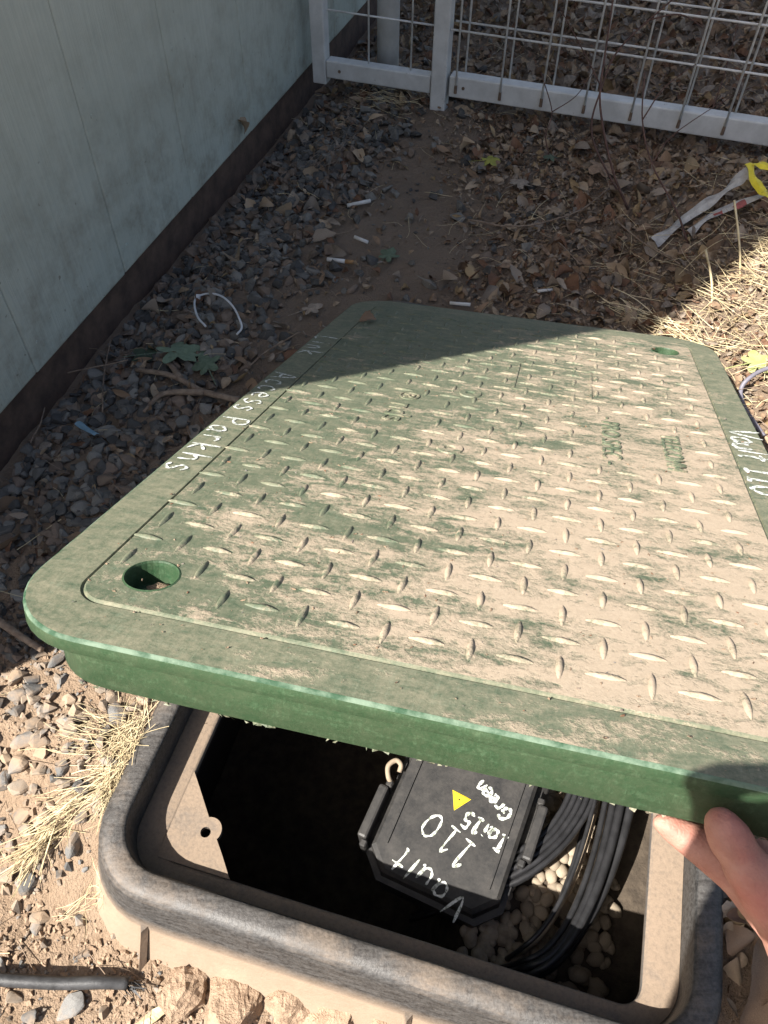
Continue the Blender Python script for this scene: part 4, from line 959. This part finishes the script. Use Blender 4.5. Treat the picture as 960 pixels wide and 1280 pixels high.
m_ygl = simple('yellow_green_leaf', (.30, .29, .06), (.2, .2, .04), 90, .7, .3)
lobed('yellow-green leaf in the shaded litter before the gate rail', (612, 200), .045, .2, m_ygl, .016)
lobed('dusty green leaf in the litter right of the yellow-green one', (688, 196), .04, 1.2, m_gleaf, .018)
lobed('pale green leaf in the sun beside the grey wire', (945, 452), .055, .3, simple('pale_green_leaf', (.34, .36, .15), (.25, .27, .1), 90, .7, .3), .018)
lobed('large pale tan leaf lying flat in the shaded litter', (650, 228), .058, .9, m_leaf[3], .018)
lobed('broad brown leaf propped under the gate rail at right', (755, 210), .075, 2.2, m_leaf[0], .020)
lobed('bright tan curled leaf in the middle of the shaded litter', (692, 262), .034, .2, m_leaf[1], .02)
lobed('grey curled leaf beside the far left corner of the lid', (388, 385), .040, .4, m_leaf[3], .014)
lobed('tan leaf stuck to the shed siding above the base board', (302, 155), .001, 0, m_leaf[1], 0)
o = bpy.context.scene.objects['lobed_leaf.011']; bpy.data.objects.remove(o)
o = bpy.data.objects.new('dry_leaf', LM[1]); COL.objects.link(o)
d = ray(300, 156); tt = ((WA[0]-CAM[0])*WN[0]+(WA[1]-CAM[1])*WN[1])/(d[0]*WN[0]+d[1]*WN[1]); Q = CAM+d*tt+np.array([*WN, 0])*.006
o.matrix_world = Matrix(trs(Q, (.2, 1.2, .5), (.034,)*3).tolist()); tag(o, 'tan curled leaf clinging to the shed siding above the base board', 'leaf')
o = bpy.data.objects.new('dry_leaf', LM[10]); COL.objects.link(o); o.matrix_world = Matrix(trs(gpt(948, 1235, .016), (.3, -.3, 1.2), (.075,)*3).tolist()); tag(o, 'large curled brown leaf right of the vault at the lower picture edge', 'leaf')
for c_, sz, rot, mi, lab in (((92, 1055), (.030, .020, .022), 1.3, 0, 'largest grey stone left of the vault, standing upright with a pale facet'), ((50, 1062), (.026, .022, .016), .3, 1, 'tan angular stone left of the upright grey stone'), ((28, 925), (.030, .024, .018), .2, 0, 'flat grey stone left of the pale grass clump'), ((22, 955), (.026, .024, .020), 1.1, 0, 'grey blocky stone just below the flat grey one'), ((35, 862), (.030, .020, .018), .4, 2, 'dark stone below the brown stick at the left edge'), ((70, 825), (.026, .017, .014), .9, 0, 'flat grey stone just under the near left corner of the lid'), ((85, 900), (.020, .016, .012), .6, 0, 'small blue-grey stone above the grass clump'), ((88, 1258), (.034, .024, .012), .9, 0, 'flat pale grey stone slab below the black pipe'), ((52, 1148), (.028, .016, .012), .1, 1, 'reddish tan flat stone on the bare dirt'), ((10, 1095), (.022, .018, .014), .4, 0, 'grey stone at the left edge beside the tan angular stone'), ((38, 1272), (.020, .014, .012), .2, 2, 'small dark stone at the bottom left corner')):
    P = gpt(*c_, dz=.004); me = BIG[(len(lab)*3) % 14].copy(); me.materials.append(m_rock_d[mi]); o = bpy.data.objects.new('stone', me); COL.objects.link(o)
    o.matrix_world = Matrix(trs(P, (random.uniform(-.3, .3), random.uniform(-.3, .3), rot), (sz[0]*1.15, sz[1]*1.4, sz[2]*1.5)).tolist()); tag(o, lab, 'stone')

# clods of dry clay before the vault wall
m_clod = simple('dry_clay', (.38, .275, .19), (.25, .172, .115), 55, .95, 1.0, .004)
for c_, sx_, lab in (((232, 1238), (.045, .036, .030), 'leftmost clay clod of the row at the vault wall, beside the rib'), ((285, 1268), (.062, .050, .030), 'broad flat clay slab lying below the vault wall'), ((362, 1255), (.048, .042, .036), 'blocky clay clod, third from the left in the row'), ((424, 1258), (.040, .034, .032), 'rounded clay clod right of the blocky one'), ((478, 1270), (.048, .030, .020), 'low crumbly clay clod nearest the dark root end'), ((398, 1290), (.030, .026, .020), 'small clay clod wedged in front of the rounded one'), ((325, 1222), (.018, .014, .012), 'thumb-sized clay crumb lying against the rim above the slab')):
    bm = bmesh.new(); rs = np.random.default_rng(len(lab)); Pn = rs.normal(size=(18, 3)); Pn /= np.linalg.norm(Pn, axis=1)[:, None]
    for q in Pn: bm.verts.new(q*.5)
    bmesh.ops.convex_hull(bm, input=bm.verts[:]); bmesh.ops.delete(bm, geom=[v for v in bm.verts if not v.link_faces], context='VERTS')
    bmesh.ops.subdivide_edges(bm, edges=bm.edges[:], cuts=5, use_grid_fill=True)
    sd_ = len(lab)
    for v in bm.verts:
        n_ = v.co.normalized(); v.co += n_*(.06*mnoise.noise(v.co*6+Vector((sd_, 0, 0)))+.035*mnoise.noise(v.co*17)+.02*mnoise.noise(v.co*40)); v.co.x *= sx_[0]*1.35; v.co.y *= sx_[1]*1.3; v.co.z *= sx_[2]*1.3
    o = obj('clay_clod', bm, m_clod, None, False); o.location = tuple(gpt(*c_, dz=.004)); o.rotation_euler = (random.uniform(-.2, .2), random.uniform(-.2, .2), random.uniform(0, 6)); tag(o, lab, 'clod', None)
ci = []
for k in range(900):
    u, v = random.uniform(-.10, .42), random.gauss(-.085, .03)
    if v > -.055 and u > -.05: continue
    x_, y_, _ = b2w(u, v); sz = random.uniform(.003, .012)
    ci.append((k % 10, trs((x_, y_, ground_h(x_, y_)+sz*.15), (random.uniform(-1, 1), random.uniform(-1, 1), random.uniform(0, 6)), (sz, sz, sz*.9)), 0))
for k in range(2600):
    x_, y_ = random.uniform(-.42, -.06), random.uniform(-.03, .46)
    if inbox(x_, y_, -.01) or random.random() > .35+.9*nz(x_, y_, 14): continue
    sz = .0018+.007*random.random()**3; ci.append((k % 10, trs((x_, y_, ground_h(x_, y_)+sz*.15), (random.uniform(-1, 1), random.uniform(-1, 1), random.uniform(0, 6)), (sz, sz, sz*.9)), 0))
o = joinmany('soil_crumbs', SMALL, ci, m_clod, 'stuff'); tag(o, 'crumbs of dry clay around the near left corner of the vault', 'soil')

o = bpy.data.objects.new('leaf_scrap', LM[2*5+0]); COL.objects.link(o)
o.matrix_world = Matrix(trs(l2w(.048, .735, .006), (.3, .2, .4), (.026,)*3).tolist()); tag(o, 'dark brown leaf scrap lying on the shaded far corner of the cover', 'leaf')

# ------------------------------------------------------------ person and phone
def remesh_chain(name, chains, voxel, mat, parent=None, smooth_it=6):
    bm = bmesh.new()
    for ch in chains:
        for (p0, r0), (p1, r1) in zip(ch[:-1], ch[1:]):
            p0, p1 = np.asarray(p0, float), np.asarray(p1, float); L = np.linalg.norm(p1-p0); n = max(1, int(L/(min(r0, r1)*.30)))
            for k in range(n+1):
                t_ = k/n; bmesh.ops.create_icosphere(bm, subdivisions=2, radius=r0+(r1-r0)*t_, matrix=Matrix.Translation(Vector(p0+(p1-p0)*t_)))
    me = bpy.data.meshes.new(name); bm.to_mesh(me); bm.free()
    o = bpy.data.objects.new(name, me); COL.objects.link(o)
    md = o.modifiers.new('r', 'REMESH'); md.mode = 'VOXEL'; md.voxel_size = voxel
    ms = o.modifiers.new('s', 'SMOOTH'); ms.factor = .5; ms.iterations = smooth_it
    dg = bpy.context.evaluated_depsgraph_get(); m2 = bpy.data.meshes.new_from_object(o.evaluated_get(dg)); bpy.data.objects.remove(o)
    m2.materials.clear(); return link(name, m2, mat, parent, True)
m_skin, t, b = mat_new('skin')
p = pos(t); n1 = noise_node(t, 60, 6, .6, p); n2 = noise_node(t, 500, 4, .6, p)
c = ramp(t, n1.outputs[0], [(.35, (.31, .135, .098)), (.65, (.41, .215, .16))])
t.links.new(c, b.inputs['Base Color']); b.inputs['Roughness'].default_value = .66; b.inputs['Subsurface Weight'].default_value = .0; b.inputs['Subsurface Radius'].default_value = (.012, .005, .003); b.inputs['Subsurface Scale'].default_value = .6
vo = N(t, 'ShaderNodeTexVoronoi', feature='DISTANCE_TO_EDGE'); vo.inputs['Scale'].default_value = 420; t.links.new(p, vo.inputs['Vector'])
wv = noise_node(t, 28, 3, .5, p)
c = mixc(t, ramp(t, wv.outputs[0], [(.5, (0, 0, 0)), (.7, (.6, .6, .6))]), c, (.42, .13, .10)); t.links.new(c, b.inputs['Base Color'])
bump(t, b, math_(t, 'ADD', math_(t, 'MULTIPLY', vo.outputs[0], 1.5), n2.outputs[0]), .35, .0008)
dl = px(l2w(.40, 0, -.0355))[2]
Hc = lambda u, v, d: cpt(u, v, dl+d)
wrist = Hc(1045, 1262, -.012)
index = [(Hc(985, 1160, -.004), .0150), (Hc(925, 1094, .004), .0122), (Hc(884, 1062, .010), .0112), (Hc(842, 1037, .013), .0076), (Hc(828, 1029, .0135), .0056)]
thumb = [(wrist, .0225), (Hc(1005, 1175, -.018), .0185), (Hc(958, 1118, -.021), .0135), (Hc(934, 1084, -.0205), .0122), (Hc(925, 1069, -.0195), .0106), (Hc(913, 1049, -.0185), .0114), (Hc(904, 1034, -.0180), .0096), (Hc(900, 1027, -.0175), .0078)]
def finger(k):
    return [(Hc(985+k*12, 1150+k*2, .004+k*.014), .0125), (Hc(940+k*10, 1096-k*6, .014+k*.017), .0105), (Hc(900+k*12, 1060-k*10, .022+k*.018), .0095), (Hc(868+k*16, 1036-k*12, .024+k*.018), .0072)]
palm = [[(wrist, .0225), (Hc(990, 1165, .004), .0165)], [(wrist, .0225), (Hc(1005, 1165, .022), .0165)], [(wrist, .022), (Hc(1020, 1172, .040), .0150)], [(Hc(1000, 1165, -.014), .0150), (Hc(975, 1145, .000), .0135)]]
elbow = np.array([.50, -.16, .47]); shR = np.array([.50, -.46, .86])
armR = [[(wrist, .0225), (wrist+(elbow-wrist)*.25, .027), (wrist+(elbow-wrist)*.65, .038), (elbow, .040), (shR, .050)]]
PH = CAM-FW*.016                                # phone body sits just behind the lens
hl = PH+RT*(-.112)-UPV*.100-FW*.012; elbL = PH+RT*(-.186)-UPV*.335; shL = np.array([.13, -.46, .88]); wl = PH+RT*(-.152)-UPV*.165-FW*.01
armL = [[(hl, .020), (wl, .023), (wl+(elbL-wl)*.4, .036), (elbL, .040), (shL, .050)]]
for k in range(4):
    a = PH+RT*(-.119)-UPV*(.055+k*.020)-FW*.006; armL.append([(hl-UPV*(k*.012-.02), .013), (a-FW*.004, .0095), (a+FW*.013+RT*.020, .0085), (a+FW*.015+RT*.050, .0072)])
armL.append([(PH+RT*(-.098)-UPV*.085-FW*.012, .024), (PH+RT*(-.070)-UPV*.095-FW*.026, .018), (PH+RT*(-.045)-UPV*.125-FW*.026, .016), (hl, .022)])
armL.append([(hl, .016), (PH+RT*(-.095)-UPV*.070-FW*.020, .0105), (PH+RT*(-.052)-UPV*.060-FW*.018, .0085)])
neck = np.array([.31, -.46, .97]); head = np.array([.28, -.36, 1.10]); pel = np.array([.32, -.55, .36])
torso = [[(pel, .135), (np.array([.32, -.53, .55]), .125), (np.array([.315, -.50, .74]), .14), (np.array([.315, -.48, .84]), .11), (neck, .055), (head+np.array([0, -.02, -.05]), .06)],
         [(shR, .055), (np.array([.315, -.48, .84]), .10), (shL, .055)], [(head+np.array([0, -.02, .02]), .092), (head+np.array([0, .01, .0]), .085)], [(head+np.array([0, .05, -.06]), .045), (head+np.array([0, .03, -.02]), .06)],
         [(head+np.array([0, .085, -.012]), .010), (head+np.array([0, .098, -.030]), .013)], [(head+np.array([.088, -.02, -.01]), .016), (head+np.array([.09, -.03, .012]), .014)], [(head+np.array([-.088, -.02, -.01]), .016), (head+np.array([-.09, -.03, .012]), .014)],
         [(pel+np.array([.09, 0, 0]), .09), (np.array([.52, -.28, .12]), .06), (np.array([.52, -.62, .06]), .045)], [(pel+np.array([-.09, 0, 0]), .09), (np.array([.24, -.30, .12]), .06), (np.array([.24, -.64, .06]), .045)]]
person = remesh_chain('person', [index, thumb]+[finger(k) for k in range(3)]+palm+armR+armL+torso, .0026, m_skin, None, 4)
tag(person, 'bare hand gripping the near edge of the green cover with its thumb', 'person')
m_shirt = simple('navy_cotton', (.045, .055, .085), (.03, .038, .06), 120, .9, .4, .001)
grow = lambda chs, d: [[(q, r_+d) for q, r_ in ch] for ch in chs]
remesh_chain('shirt', grow([[armR[0][-2], armR[0][-1]], armL[0][-2:], torso[0][:4], torso[1]], .010), .012, m_shirt, person)
remesh_chain('trousers', grow([torso[7], torso[8], [torso[0][0], (np.array([.32, -.54, .42]), .128)]], .012), .012, simple('grey_denim', (.10, .11, .13), (.07, .08, .095), 120, .9, .4, .001), person)
remesh_chain('hair', [[(head+np.array([0, -.035, .045]), .085), (head+np.array([0, -.05, .0]), .088)]], .008, simple('dark_hair', (.03, .02, .015), (.015, .01, .008), 200, .6, .5, .002), person)
m_phone = simple('black_phone_case', (.03, .03, .032), (.02, .02, .022), 60, .4, .05, .0003)
m_scr = simple('dark_screen_glass', (.02, .02, .022), (.02, .02, .022), 10, .08, 0)
MP = Matrix.Identity(4)
for i in range(3): MP[i][0] = RT[i]; MP[i][1] = UPV[i]; MP[i][2] = FW[i]; MP[i][3] = PH[i]
ph = empty('phone', 'black phone held above the lid, its shadow falling on the near right corner', 'phone', mat=MP)
Lp = rrect(-.066, .014, -.140, .014, .012, 6); Li = rrect(-.064, .012, -.138, .012, .011, 6)
Vx, Fx = sweep([(Li, -.0055), (Lp, -.0045), (Lp, .0035), (Li, .0045)], cap0=True, cap1=True); raw('case', Vx, Fx, m_phone, ph)
Vx, Fx = sweep([(rrect(-.062, .010, -.135, .010, .010, 6), -.0062), (rrect(-.062, .010, -.135, .010, .010, 6), -.0056)], cap0=True, cap1=True); raw('screen', Vx, Fx, m_scr, ph)
def ringc(cx, cy, r): return [(cx+r*math.cos(a), cy+r*math.sin(a)) for a in np.linspace(0, 2*math.pi, 20, endpoint=False)]
Vx, Fx = sweep([(ringc(0, 0, .0085), .0046), (ringc(0, 0, .0085), .0065), (ringc(0, 0, .0065), .0065), (ringc(0, 0, .0060), .0050)], cap1=True); raw('lens_ring', Vx, Fx, m_scr, ph)
